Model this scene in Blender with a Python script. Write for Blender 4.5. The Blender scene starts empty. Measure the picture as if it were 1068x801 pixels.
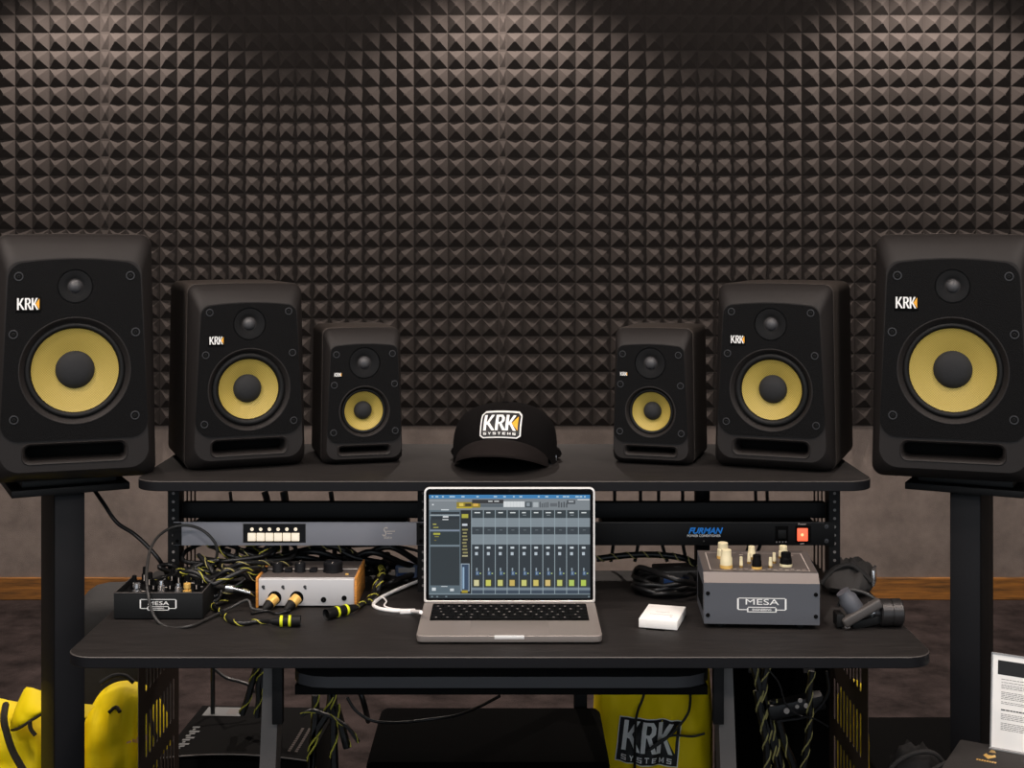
import bpy, bmesh, math, random
from mathutils import Vector, Matrix, noise
from mathutils.geometry import tessellate_polygon
random.seed(7)
R = math.radians
scn = bpy.context.scene
COL = scn.collection
FPX, CX, HY, CAMZ = 1411.0, 534.0, 250.0, 1.40   # focal length in px of the 1068x801 frame, horizon row, eye height
DESK, SHELF = 0.74, 0.966

def P(px, py, Y):                       # photograph pixel + distance -> point
    return Vector(((px-CX)/FPX*Y, Y, CAMZ-(py-HY)/FPX*Y))
def on(px, py, z):                      # photograph pixel on a horizontal plane of height z
    return P(px, py, (CAMZ-z)*FPX/(py-HY))

# ------------------------------------------------------------------ materials
def lin(c):
    return tuple((v/255/12.92 if v/255 <= .04045 else ((v/255+.055)/1.055)**2.4) for v in c)
MATS = {}
def M(name, rgb, rough=.6, metal=0, bump=0, bscale=200, var=0, vscale=20, emit=0, spec=.5, stretch=None, rgb2=None, alpha=None, sheen=0):
    if name in MATS: return MATS[name]
    m = bpy.data.materials.new(name); m.use_nodes = True
    nt = m.node_tree; b = nt.nodes['Principled BSDF']
    c = lin(rgb)+(1,)
    b.inputs['Base Color'].default_value = c
    b.inputs['Roughness'].default_value = rough
    b.inputs['Metallic'].default_value = metal
    b.inputs['Specular IOR Level'].default_value = spec
    if sheen: b.inputs['Sheen Weight'].default_value = sheen
    if emit:
        b.inputs['Emission Color'].default_value = c; b.inputs['Emission Strength'].default_value = emit
    if bump or var:
        tc = nt.nodes.new('ShaderNodeTexCoord'); mp = nt.nodes.new('ShaderNodeMapping')
        nt.links.new(tc.outputs['Object'], mp.inputs['Vector'])
        if stretch: mp.inputs['Scale'].default_value = stretch
    if bump:
        n = nt.nodes.new('ShaderNodeTexNoise'); n.inputs['Scale'].default_value = bscale; n.inputs['Detail'].default_value = 3
        bp = nt.nodes.new('ShaderNodeBump'); bp.inputs['Strength'].default_value = bump; bp.inputs['Distance'].default_value = .002
        nt.links.new(mp.outputs[0], n.inputs['Vector'])
        nt.links.new(n.outputs['Fac'], bp.inputs['Height']); nt.links.new(bp.outputs[0], b.inputs['Normal'])
    if var:
        n = nt.nodes.new('ShaderNodeTexNoise'); n.inputs['Scale'].default_value = vscale; n.inputs['Detail'].default_value = 6; n.inputs['Roughness'].default_value = .65
        nt.links.new(mp.outputs[0], n.inputs['Vector'])
        r = nt.nodes.new('ShaderNodeValToRGB')
        lo = rgb2 if rgb2 else tuple(v*(1-var) for v in rgb)
        hi = rgb if rgb2 else tuple(min(255, v*(1+var)) for v in rgb)
        r.color_ramp.elements[0].color = lin(lo)+(1,); r.color_ramp.elements[0].position = .32
        r.color_ramp.elements[1].color = lin(hi)+(1,); r.color_ramp.elements[1].position = .68
        nt.links.new(n.outputs['Fac'], r.inputs[0]); nt.links.new(r.outputs[0], b.inputs['Base Color'])
    MATS[name] = m
    return m
def weave(name, rgb, rgb2, rough, scale):
    if name in MATS: return MATS[name]
    m = M(name, rgb, rough); nt = m.node_tree; b = nt.nodes['Principled BSDF']
    tc = nt.nodes.new('ShaderNodeTexCoord')
    ck = nt.nodes.new('ShaderNodeTexChecker'); ck.inputs['Scale'].default_value = scale
    ck.inputs['Color1'].default_value = lin(rgb)+(1,); ck.inputs['Color2'].default_value = lin(rgb2)+(1,)
    mp = nt.nodes.new('ShaderNodeMapping'); mp.inputs['Scale'].default_value = (1,0,1); mp.inputs['Location'].default_value = (0,.013,0)
    nt.links.new(tc.outputs['Object'], mp.inputs['Vector']); nt.links.new(mp.outputs[0], ck.inputs['Vector']); nt.links.new(ck.outputs['Color'], b.inputs['Base Color'])
    bp = nt.nodes.new('ShaderNodeBump'); bp.inputs['Strength'].default_value = .4; bp.inputs['Distance'].default_value = .0006
    nt.links.new(ck.outputs['Fac'], bp.inputs['Height']); nt.links.new(bp.outputs[0], b.inputs['Normal'])
    return m

FOAM = M('charcoal_foam', (46,42,40), .95, bump=.5, bscale=500, spec=.15)
WALLC = M('grey_wall_carpet', (116,106,100), .95, bump=.6, bscale=300, var=.10, vscale=9, spec=.1)
FLOORC = M('brown_carpet', (44,38,37), .98, bump=.8, bscale=250, var=.35, vscale=7, spec=.05)
CEIL = M('dark_ceiling', (40,38,37), .9, bump=.2, bscale=60)
SIDEW = M('side_wall_paint', (150,142,135), .9, bump=.2, bscale=80)
WOOD = M('baseboard_wood', (120,78,30), .55, var=.35, vscale=6, stretch=(1,1,14), bump=.1, bscale=40)
DESKM = M('black_ash_laminate', (33,30,29), .6, spec=.3, bump=.25, bscale=60, var=.22, vscale=14, stretch=(1.2,9,9))
EDGE = M('black_edge_band', (17,17,20), .6, spec=.2)
BEVL = M('edge_bevel_highlight', (64,60,58), .5)  # paler colour paints the light caught along the slab edges
STEEL = M('black_powder_steel', (9,9,10), .6, spec=.2, bump=.1, bscale=500)
STEELG = M('dark_grey_steel', (70,66,64), .5, bump=.1, bscale=400)
VINYL = M('black_vinyl', (56,50,46), .65, spec=.25, bump=.35, bscale=700)
SATIN = M('satin_black_molding', (35,32,31), .55, bump=.12, bscale=900, spec=.22)
PLATE = M('textured_black_plate', (9,9,10), .75, bump=.6, bscale=900, spec=.15)
RUB = M('black_rubber', (10,10,10), .6, spec=.3)
DEEP = M('deep_black', (5,5,5), .8, spec=.1)
DOME = M('tweeter_dome_black', (62,62,64), .5)
DUST = M('dust_cap_fabric', (30,31,33), .85, bump=.2, bscale=900)
TWEET = M('tweeter_black', (11,11,12), .6, spec=.2, bump=.2, bscale=1400)
KEV = weave('yellow_aramid_weave', (182,160,76), (152,132,58), .55, 460)
WHT = M('white_print', (240,240,238), .5)
WHT2 = M('off_white_print', (206,196,188), .6)
ORG = M('orange_print', (240,170,40), .5)
SCREWM = M('black_screw', (58,58,60), .35, metal=.2)
CAPF = M('black_cotton_twill', (14,12,12), .95, bump=.5, bscale=900, spec=.1)
CAPB = M('black_brim_twill', (26,21,20), .95, bump=.5, bscale=900, spec=.15)
ALU = M('space_grey_aluminium', (140,132,127), .4, metal=.25)
ALUB = M('bright_aluminium', (235,232,228), .3, metal=.3)
KEY = M('black_keycap', (6,6,7), .7, spec=.12)
GLASS = M('black_glass', (4,4,5), .35, spec=.08)
GREY = M('grey_panel', (142,142,149), .5, metal=0, bump=.05, bscale=300)
SILV = M('silver_panel', (190,190,192), .42, metal=.05)
GUN = M('gunmetal_panel', (82,84,90), .48, metal=.05, bump=.08, bscale=400)
GUNT = M('gunmetal_top', (84,77,74), .55, metal=0, bump=.08, bscale=400)
BLKP = M('black_pedal_paint', (20,21,22), .6, spec=.25, bump=.1, bscale=500)
WOODG = M('golden_wood', (196,132,58), .5, var=.2, vscale=30, stretch=(1,1,8))
GOLD = M('gold_metal', (236,190,104), .3, metal=.3)
CHROME = M('chrome', (214,214,216), .22, metal=.9)
CREAM = M('cream_plastic', (226,214,176), .45)
BRASS = M('brass', (196,158,88), .35, metal=.8)
YEL = M('neon_yellow_tape', (214,222,20), .6)
TRAC = M('yellow_tracer', (186,180,64), .7)
TRACG = M('green_tracer', (70,110,44), .7)
TRACW = M('pale_tracer', (176,166,104), .7)
CBLK = M('black_cable_jacket', (19,19,20), .42)
CGRY = M('dark_grey_cable', (46,45,44), .45)
WPL = M('white_plastic', (242,240,238), .4)
PAPER = M('white_card', (250,248,244), .6)
LITB = M('lit_button', (255,240,215), .5, emit=.45)
LITR = M('lit_red_switch', (255,104,70), .4, emit=.9)
LITC = M('lit_switch_center', (255,190,130), .4, emit=1.2)
BLUE = M('blue_print', (20,130,225), .5)
BLUED = M('blue_plastic', (40,70,120), .4)
YBAG = M('yellow_nylon', (255,224,4), .65, bump=.3, bscale=35, spec=.3)
YDK = M('dark_trim_fabric', (34,28,16), .85, bump=.4, bscale=500)
PANELM = M('brown_black_steel', (62,50,42), .6, spec=.25)
RAILM = M('black_rack_steel', (7,7,8), .6, spec=.22)
TRAYM = M('tray_laminate', (46,46,49), .55)
NYL = M('black_nylon', (16,15,15), .8, bump=.5, bscale=60)
NYLG = M('grey_nylon', (42,40,39), .8, bump=.4, bscale=60)
CARTON = M('black_carton', (5,5,5), .9, spec=.1, bump=.1, bscale=100)
CARTW = M('worn_carton_edge', (120,112,106), .8)
LABEL = M('grey_label', (116,118,118), .7)
TOLEX = M('black_tolex', (4,4,4), 1, spec=.05, bump=.4, bscale=500)
ACRY = M('acrylic_edge', (150,150,150), .2)
TXT = M('grey_text_ink', (120,116,114), .8)
INK = M('black_ink', (24,24,26), .6)
PINK = M('faded_pink_print', (230,180,130), .7)

# ------------------------------------------------------------------ mesh helpers
class MB:
    def __init__(s): s.bm = bmesh.new(); s.mats = []
    def mi(s, m):
        if m not in s.mats: s.mats.append(m)
        return s.mats.index(m)
    def face(s, vs, m):
        try:
            f = s.bm.faces.new(vs); f.material_index = s.mi(m); return f
        except ValueError: return None
    def poly(s, pts, m):
        return s.face([s.bm.verts.new(p) for p in pts], m)
    def loft(s, rings, m, cap0=True, cap1=True, closed=True):
        vr = [[s.bm.verts.new(p) for p in r] for r in rings]
        n = len(vr[0])
        for a, b in zip(vr, vr[1:]):
            for i in range(n if closed else n-1):
                j = (i+1) % n
                s.face([a[i], a[j], b[j], b[i]], m)
        if cap0: s.face(list(reversed(vr[0])), m)
        if cap1: s.face(vr[-1], m)
        return vr
    def box(s, x0, x1, y0, y1, z0, z1, m, bev=0, seg=2, mat=None):
        vs = [s.bm.verts.new(p) for p in ((x0,y0,z0),(x1,y0,z0),(x1,y1,z0),(x0,y1,z0),(x0,y0,z1),(x1,y0,z1),(x1,y1,z1),(x0,y1,z1))]
        fs = [s.face([vs[i] for i in q], m) for q in ((3,2,1,0),(4,5,6,7),(0,1,5,4),(1,2,6,5),(2,3,7,6),(3,0,4,7))]
        if bev:
            es = {e for f in fs for e in f.edges}
            r = bmesh.ops.bevel(s.bm, geom=list(es), offset=bev, segments=seg, affect='EDGES', profile=.5, clamp_overlap=True)
            for f in r['faces']: f.material_index = s.mi(m)
            vs = list({v for f in fs if f.is_valid for v in f.verts} | {v for f in r['faces'] for v in f.verts})
        if mat is not None:
            for v in vs: v.co = mat @ v.co
        return vs
    def lathe(s, prof, m, n=32, mat=None, cap0=False, cap1=False):
        """prof = [(radius, t)], axis = local +Y direction t; mat places it"""
        rings = []
        for r, t in prof:
            rings.append([Vector((r*math.cos(2*math.pi*i/n), t, r*math.sin(2*math.pi*i/n))) for i in range(n)])
        if mat is not None: rings = [[mat @ p for p in r] for r in rings]
        s.loft(rings, m, cap0, cap1)
    def tube(s, pts, r, m, n=8, smooth=6, cap=True):
        pts = spline(pts, smooth) if smooth > 1 else [Vector(p) for p in pts]
        T = []
        for i in range(len(pts)):
            a, b = pts[max(i-1,0)], pts[min(i+1,len(pts)-1)]
            d = b-a
            T.append(d.normalized() if d.length > 1e-9 else Vector((0,0,1)))
        up = Vector((0,0,1)) if abs(T[0].z) < .9 else Vector((1,0,0))
        N = (up - T[0]*up.dot(T[0])).normalized()
        rings = []
        for i, p in enumerate(pts):
            N = (N - T[i]*N.dot(T[i]))
            N = N.normalized() if N.length > 1e-6 else Vector((1,0,0))
            B = T[i].cross(N)
            rr = r(i/(len(pts)-1)) if callable(r) else r
            rings.append([p + (N*math.cos(2*math.pi*k/n)+B*math.sin(2*math.pi*k/n))*rr for k in range(n)])
        s.loft(rings, m, cap, cap)
    def helix(s, pts, r, rt, pitch, m, phase=0, smooth=6):
        """a thin thread wound round the tube of radius r along pts"""
        pts = spline(pts, smooth); L = [0]
        for a, b in zip(pts, pts[1:]): L.append(L[-1]+(b-a).length)
        total = L[-1]; out = []; steps = max(8, int(total/pitch*9)); k = 0
        T0 = (pts[1]-pts[0]).normalized(); up = Vector((0,0,1)) if abs(T0.z) < .9 else Vector((1,0,0)); N = up
        for i in range(steps+1):
            d = total*i/steps
            while k < len(L)-2 and L[k+1] < d: k += 1
            f = (d-L[k])/max(1e-9, L[k+1]-L[k]); p = pts[k].lerp(pts[k+1], f); T = (pts[k+1]-pts[k]).normalized()
            N = (N-T*N.dot(T)); N = N.normalized() if N.length > 1e-6 else Vector((1,0,0)); B = T.cross(N)
            a = 2*math.pi*d/pitch+phase
            out.append(p+(N*math.cos(a)+B*math.sin(a))*r)
        s.tube(out, rt, m, n=5, smooth=1)
    def sheet(s, outer, holes, y0, y1, m, mat=None, walls=True, back=True):
        """an XZ polygon with holes, thickened from y0 (front) to y1"""
        loops = [[Vector((p[0],p[1],0)) for p in l] for l in [outer]+list(holes)]
        tris = tessellate_polygon(loops)
        flat = [p for l in loops for p in l]
        T = (lambda v: mat @ v) if mat is not None else (lambda v: v)
        F = [s.bm.verts.new(T(Vector((p.x, y0, p.y)))) for p in flat]
        B = [s.bm.verts.new(T(Vector((p.x, y1, p.y)))) for p in flat]
        for t in tris:
            s.face([F[i] for i in t], m)
            if back: s.face([B[i] for i in reversed(t)], m)
        if walls:
            o = 0
            for l in loops:
                n = len(l)
                for i in range(n):
                    j = (i+1) % n
                    s.face([F[o+i], F[o+j], B[o+j], B[o+i]], m)
                o += n
    def done(s, name, parent=None, smooth=40, loc=None):
        bm = s.bm
        bmesh.ops.recalc_face_normals(bm, faces=bm.faces[:])
        me = bpy.data.meshes.new(name); bm.to_mesh(me); bm.free()
        for m in s.mats: me.materials.append(m)
        if smooth:
            me.polygons.foreach_set('use_smooth', [True]*len(me.polygons)); me.set_sharp_from_angle(angle=R(smooth))
        o = bpy.data.objects.new(name, me); COL.objects.link(o)
        if parent is not None: o.parent = parent
        if loc is not None: o.location = loc
        return o

def spline(pts, k=6):
    pts = [Vector(p) for p in pts]
    if len(pts) < 3 or k <= 1:
        return pts
    out = []
    for i in range(len(pts)-1):
        p0, p1, p2, p3 = pts[max(i-1,0)], pts[i], pts[i+1], pts[min(i+2,len(pts)-1)]
        for j in range(k):
            t = j/k
            out.append(.5*((2*p1)+(p2-p0)*t+(2*p0-5*p1+4*p2-p3)*t*t+(3*p1-p0-3*p2+p3)*t**3))
    out.append(pts[-1])
    return out
def rrect(w0, w1, z0, z1, r, n=6, cx=0, arch=0):
    """outline of a rounded trapezoid: half widths w0 at z0 (bottom), w1 at z1 (top)"""
    cs = [(w0, z0), (w1, z1), (-w1, z1), (-w0, z0)]
    rr = r if isinstance(r, (tuple, list)) else (r, r, r, r)
    ang = [(-90, 0), (0, 90), (90, 180), (180, 270)]
    out = []
    for (x, z), ra, (a0, a1) in zip(cs, rr, ang):
        c = (x-math.copysign(ra, x), z+(ra if z == z0 else -ra))
        for i in range(n+1):
            a = R(a0+(a1-a0)*i/n)
            out.append((cx+c[0]+ra*math.cos(a), c[1]+ra*math.sin(a)))
    if arch is not None:
        k = 2*(n+1); xe = out[k-1][0]-cx; top = [(cx+xe*(1-2*t/8), z1+arch*(1-(1-2*t/8)**2)) for t in range(1, 8)]
        out[k:k] = top
    return out
def circ(r, cx=0, cz=0, n=40):
    return [(cx+r*math.cos(2*math.pi*i/n), cz+r*math.sin(2*math.pi*i/n)) for i in range(n)]
def empty(name, loc, rz=0, label=None, cat=None, group=None):
    o = bpy.data.objects.new(name, None); COL.objects.link(o)
    o.location = loc; o.rotation_euler = (0, 0, R(rz)); o.empty_display_size = .05
    return tag(o, label, cat, group)
def tag(o, label=None, cat=None, group=None, kind=None):
    for k, v in (('label', label), ('category', cat), ('group', group), ('kind', kind)):
        if v: o[k] = v
    return o
def dup(root, loc, rz, label, par=None):
    r = root.copy(); COL.objects.link(r)
    if par is None:
        r.location = loc; r.rotation_euler = (0, 0, R(rz)); r['label'] = label
    else: r.parent = par
    for ch in list(root.children): dup(ch, None, None, None, r)
    return r
def text(name, s, size, m, parent, mat, xs=1, shear=0, extrude=.0002, align='CENTER', bold=0):
    cu = bpy.data.curves.new(name, 'FONT'); cu.body = s; cu.size = size; cu.extrude = extrude; cu.shear = shear; cu.offset = bold*size
    cu.align_x = align; cu.align_y = 'CENTER'; cu.resolution_u = 3
    t = bpy.data.objects.new(name, cu); COL.objects.link(t)
    dg = bpy.context.evaluated_depsgraph_get()
    me = bpy.data.meshes.new_from_object(t.evaluated_get(dg))
    bpy.data.objects.remove(t)
    me.transform(mat @ Matrix.Scale(xs, 4, (1,0,0)))
    me.materials.clear(); me.materials.append(m)
    o = bpy.data.objects.new(name, me); COL.objects.link(o); o.parent = parent
    return o
FRONT = Matrix.Rotation(R(90), 4, 'X')          # a text's face turned towards -Y
def at(x, y, z, rot=None):
    return Matrix.Translation((x,y,z)) @ (rot if rot is not None else Matrix.Identity(4))

# letters of the speaker maker's badge in a unit square (u right, v up)
KRK = [[(.02,0),(.10,0),(.10,1),(.02,1)], [(.08,.42),(.14,.38),(.31,1),(.22,1)], [(.09,.56),(.15,.64),(.35,0),(.26,0)],
       [(.36,0),(.44,0),(.44,1),(.36,1)], [(.43,.88),(.51,.88),(.55,1),(.43,1)], [(.51,.88),(.53,.78),(.61,.84),(.55,1)],
       [(.53,.78),(.53,.66),(.61,.62),(.61,.84)], [(.53,.66),(.50,.56),(.54,.46),(.61,.62)], [(.43,.46),(.54,.46),(.50,.56),(.43,.56)],
       [(.45,.50),(.53,.50),(.66,0),(.57,0)],
       [(.65,0),(.73,0),(.73,1),(.65,1)], [(.71,.42),(.77,.38),(.92,1),(.84,1)], [(.72,.56),(.78,.64),(.95,0),(.87,0)]]
TRI = [(.99,.96),(.99,.03),(.82,.5)]
def krk(mb, fn, wm, om, systems=None, sub=0):
    """badge letters mapped by fn(u, v) -> point; systems: a material for the row of small letters below"""
    def add(poly, m, z=0):
        vs = [mb.bm.verts.new((p[0], p[1], z)) for p in poly]
        return mb.face(vs, m)
    fs = [add(p, wm, .001*i) for i, p in enumerate(KRK)] + [add(TRI, om, -.001)]
    if systems:
        for i in range(7):
            u = .03+i*.138
            for q in SYS[i]:
                fs.append(add([(u+a*.085, -.30+b*.17) for a, b in q], systems))
    es = list({e for f in fs for e in f.edges})
    if sub:
        bmesh.ops.triangulate(mb.bm, faces=fs)
        bmesh.ops.subdivide_edges(mb.bm, edges=mb.bm.edges[:], cuts=sub, use_grid_fill=True)
    for v in mb.bm.verts: v.co = fn(v.co.x, v.co.y, v.co.z)
b_, m_ = .22, .39
SYS_S = [[(0,.8),(1,.8),(1,1),(0,1)], [(0,.4),(1,.4),(1,.6),(0,.6)], [(0,0),(1,0),(1,.2),(0,.2)], [(0,.5),(.25,.5),(.25,.9),(0,.9)], [(.75,.1),(1,.1),(1,.5),(.75,.5)]]
SYS_Y = [[(0,1),(.3,1),(.6,.5),(.4,.4)], [(1,1),(.7,1),(.4,.5),(.6,.4)], [(.38,0),(.62,0),(.62,.5),(.38,.5)]]
SYS_T = [[(0,.8),(1,.8),(1,1),(0,1)], [(.38,0),(.62,0),(.62,.8),(.38,.8)]]
SYS_E = [[(0,0),(.25,0),(.25,1),(0,1)], [(.2,.8),(1,.8),(1,1),(.2,1)], [(.2,.4),(.9,.4),(.9,.6),(.2,.6)], [(.2,0),(1,0),(1,.2),(.2,.2)]]
SYS_M = [[(0,0),(.2,0),(.2,1),(0,1)], [(.8,0),(1,0),(1,1),(.8,1)], [(.2,1),(.5,.35),(.5,.1),(.15,.8)], [(.8,1),(.5,.35),(.5,.1),(.85,.8)]]
SYS = [SYS_S, SYS_Y, SYS_S, SYS_T, SYS_E, SYS_M, SYS_S]

# ------------------------------------------------------------------ the room
WY = 5.27
def struct(mb, name):
    return tag(mb.done(name, smooth=0), kind='structure')
mb = MB(); mb.box(-3.6, 3.6, -1.2, WY+.1, -.05, 0, FLOORC); struct(mb, 'floor')
mb = MB(); mb.box(-3.6, 3.6, WY, WY+.1, 0, 2.62, WALLC); struct(mb, 'wall_back')
mb = MB(); mb.box(-3.7, -3.6, -1.2, WY+.1, 0, 2.62, SIDEW); struct(mb, 'wall_left')
mb = MB(); mb.box(3.6, 3.7, -1.2, WY+.1, 0, 2.62, SIDEW); struct(mb, 'wall_right')
mb = MB(); mb.box(-3.7, 3.7, -1.2, WY+.1, 2.62, 2.7, CEIL); struct(mb, 'ceiling')
mb = MB(); mb.box(-3.6, 3.6, WY-.014, WY, 0, .086, WOOD, bev=.003); struct(mb, 'baseboard_back')

FZ0, PV, NV = .679, .0693, 24
def foam(x0, ncol, ph, label, strip):
    mb = MB(); yb, ya = WY-.016, WY-.045
    x1 = x0+ncol*ph
    xs = strip if strip else 0
    e = .0016
    mb.box(x0-xs, x1, WY-.014, WY-.0005, FZ0, FZ0+NV*PV, FOAM)
    for j in range(NV):
        z = FZ0+j*PV
        for i in range(ncol):
            x = x0+i*ph
            b = [mb.bm.verts.new(p) for p in ((x+e,yb,z+e),(x+ph-e,yb,z+e),(x+ph-e,yb,z+PV-e),(x+e,yb,z+PV-e))]
            r = [mb.bm.verts.new((v.co.x, yb+.004, v.co.z)) for v in b]
            c = (x+ph/2, z+PV/2); t = .0035
            a = [mb.bm.verts.new(p) for p in ((c[0]-t,ya,c[1]-t),(c[0]+t,ya,c[1]-t),(c[0]+t,ya,c[1]+t),(c[0]-t,ya,c[1]+t))]
            for k in range(4):
                q = (k+1) % 4
                mb.face([b[k], b[q], a[q], a[k]], FOAM); mb.face([r[k], r[q], b[q], b[k]], FOAM)
            mb.face(a, FOAM)
        if strip:      # the cut half pyramids along the sheet's edge
            mb.poly([(x0-xs, yb+.004, z), (x0, yb+.004, z), (x0-xs*.35, ya+.018, z+PV/2)], FOAM)
            mb.poly([(x0, yb+.004, z), (x0, yb+.004, z+PV), (x0-xs*.35, ya+.018, z+PV/2)], FOAM)
            mb.poly([(x0, yb+.004, z+PV), (x0-xs, yb+.004, z+PV), (x0-xs*.35, ya+.018, z+PV/2)], FOAM)
            mb.poly([(x0-xs, yb+.004, z+PV), (x0-xs, yb+.004, z), (x0-xs*.35, ya+.018, z+PV/2)], FOAM)
    return tag(mb.done('acoustic_foam_panel', smooth=0), label, 'acoustic foam', 'pyramid foam sheets on the back wall')
kx = 5.25/FPX
xa, xb, xc = (104-CX)*kx, (520-CX)*kx, (527.8-CX)*kx
foam(xa-29*.0659, 29, .0659, 'dark pyramid foam sheet at the left end of the wall, left of the left seam', 0)
foam((113.6-CX)*kx, 23, (xb-(113.6-CX)*kx)/23, 'dark pyramid foam sheet between the two vertical seams, behind the left speakers', .036)
foam(xc, 52, .0676, 'dark pyramid foam sheet right of the middle seam, behind the right speakers', .028)

# ------------------------------------------------------------------ loudspeakers
def circle_lathe(name, prof, m, parent, x, z, n=48):
    mb = MB(); mb.lathe(prof, m, n, at(x, 0, z)); return mb.done(name, parent, smooth=50)
def speaker(S, loc, rz, label, group):
    root = empty('studio_monitor_speaker', loc, rz, label, 'speaker', group)
    h, d, c = S['h'], S['d'], S['c']
    n = 7
    def outer(inset):
        return rrect(S['wb']/2-inset, S['wt']/2-inset, inset, h-inset, S['ro'], n, 0, h*.004)
    face = rrect(S['fb'], S['ft'], S['fz0'], S['fz1']-h*.010, S['fr'], n, 0, h*.012)
    o0 = outer(0)
    def mix(t): return [(a[0]+(b[0]-a[0])*t, a[1]+(b[1]-a[1])*t) for a, b in zip(o0, face)]
    def ring(o, y): return [Vector((p[0], y, p[1])) for p in o]
    mb = MB()
    mb.loft([ring(outer(.005), d), ring(outer(.001), d-.002), ring(outer(0), d-.006), ring(outer(0), c+.003), ring(outer(.0025), c+.001)], VINYL, True, False)
    mb.done('cabinet', root, smooth=32)
    mb = MB()
    mb.loft([ring(outer(.0025), c+.001), ring(outer(.0006), c-.001), ring(mix(.03), c*.86), ring(mix(.16), c*.62), ring(mix(.45), c*.32), ring(mix(.80), c*.10), ring(mix(.94), c*.02), ring(mix(1), 0)], SATIN, False, False)
    pz, ph, pw = S['port']
    port = rrect(pw/2, pw/2, pz-ph/2, pz+ph/2, min(ph*.36, .012), 5)
    wz, wr = S['wz'], S['wr']
    mb.sheet(face, [port, circ(wr+.001, 0, wz, 48)], 0, .004, SATIN, walls=True, back=False)
    bz = mb.done('front_bezel', root, smooth=32)
    # port: a flared lip and a deep slot
    def pr(k, y): return [Vector((p[0]*(1+k/(pw/2)), y, pz+(p[1]-pz)*(1+k/(ph/2)))) for p in port]
    mb = MB(); mb.loft([pr(.0025, -.0004), pr(.0015, -.0018), pr(-.001, -.0006), pr(-.0035, .008), pr(-.004, .05)], SATIN, False, False)
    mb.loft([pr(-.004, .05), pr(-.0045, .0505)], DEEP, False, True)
    mb.done('bass_port', root, smooth=50)
    # textured plate
    k = S['pin']
    pl = rrect(S['pb'], S['pt'], S['pz0'], S['pz1']-h*.010, (S['prb'], S['prt'], S['prt'], S['prb']), n, 0, h*.012)
    tz, tr = S['tz'], S['tr']
    mb = MB(); mb.sheet(pl, [circ(wr+.0005, 0, wz, 48), circ(tr+.0005, 0, tz, 40)], -.0028, .0005, PLATE)
    mb.done('face_plate', root, smooth=30)
    # woofer
    yr, cr = S['yr'], S['cr']; s0 = wr*.915; s1 = yr*1.015
    w = circle_lathe('woofer', [(wr+.002, -.0005), (wr+.0015, -.0036), (wr, -.004), (wr-.001, -.0034), (s0+.001, .006), (s0-.001, .0075), (s0*.97, .008)], SATIN, root, 0, wz)
    mid = (s0+s1)/2; hw = (s0-s1)/2
    circle_lathe('surround', [(s0, .0078)]+[(mid+hw*.92*math.cos(R(a)), .008-hw*.95*math.sin(R(a))) for a in range(0, 181, 15)]+[(s1-.002, .009)], RUB, w, 0, wz)
    circle_lathe('cone', [(s1, .0075), (yr, .0082), (yr*.8, .0120), (yr*.6, .0175), (cr*.9, .022)], KEV, w, 0, wz, 64)
    circle_lathe('dust_cap', [(cr*1.02, .0205), (cr, .0185), (cr*.93, .0145), (cr*.78, .0105), (cr*.55, .0075), (cr*.28, .0058), (.0005, .0053)], DUST, w, 0, wz)
    # tweeter
    t = circle_lathe('tweeter', [(tr+.001, -.0005), (tr, -.0026), (tr*.985, -.0005), (tr*.955, -.0005), (tr*.935, -.0024), (tr*.7, -.0018), (tr*.5, -.0006), (tr*.42, .0005)], TWEET, root, 0, tz, 40)
    circle_lathe('tweeter_dome', [(tr*.40, .0004), (tr*.36, -.003), (tr*.28, -.0058), (tr*.18, -.0076), (tr*.08, -.0084), (.0004, -.0085)], DOME, t, 0, tz, 28)
    # screws
    for z, xf in S['screws']:
        for sx in (-1, 1):
            f = (z-S['pz0'])/(S['pz1']-S['pz0'])
            x = sx*(S['pb']+(S['pt']-S['pb'])*f-xf)
            sr = S['sr']
            mb = MB(); mb.lathe([(sr*1.6, -.0026), (sr*1.45, -.0040), (sr*1.25, -.0040), (sr*.92, -.0004), (sr*.55, -.0002)], SCREWM, 18, at(x, 0, z))
            mb.lathe([(sr*.62, -.001), (sr*.6, -.0042), (sr*.34, -.0044), (sr*.3, -.002), (.0003, -.002)], RUB, 6, at(x, 0, z))
            mb.done('screw', root, smooth=40)
    # badge
    bx, bzz, bw, bh = S['badge']
    mb = MB(); mb.box(bx-bw/2, bx+bw/2, -.0044, -.0026, bzz-bh/2, bzz+bh/2, DEEP, bev=.0004)
    bg = mb.done('badge', root, smooth=30)
    mb = MB()
    krk(mb, lambda u, v, z: Vector((bx-bw*.46+u*bw*.92, -.0047-z*.004, bzz-bh*.36+v*bh*.76)), WHT, ORG)
    l = mb.done('lettering', bg, smooth=0); l['label'] = 'white badge letters with orange triangle'
    return root
LG = dict(h=.449, d=.30, c=.052, wb=.288, wt=.274, ro=.02, fb=.128, ft=.116, fz0=.024, fz1=.406, fr=(.034,.026,.026,.034), port=(.056,.034,.178), wz=.2035, wr=.0955, yr=.0745, cr=.0335,
          pb=.1265, pt=.1135, pz0=.080, pz1=.4035, prb=.03, prt=.03, pin=.002, tz=.3555, tr=.0305, screws=[(.374,.019),(.271,.014),(.119,.021)], sr=.0052, badge=(-.080,.3245,.042,.0275))
MD = dict(h=.350, d=.285, c=.046, wb=.228, wt=.217, ro=.017, fb=.1015, ft=.091, fz0=.021, fz1=.316, fr=(.03,.021,.021,.03), port=(.044,.029,.142), wz=.152, wr=.0765, yr=.0555, cr=.0262,
          pb=.1, pt=.0895, pz0=.066, pz1=.314, prb=.03, prt=.019, pin=.002, tz=.2755, tr=.0305, screws=[(.298,.016),(.219,.012),(.09,.015)], sr=.0045, badge=(-.062,.2455,.029,.0195))
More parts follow.
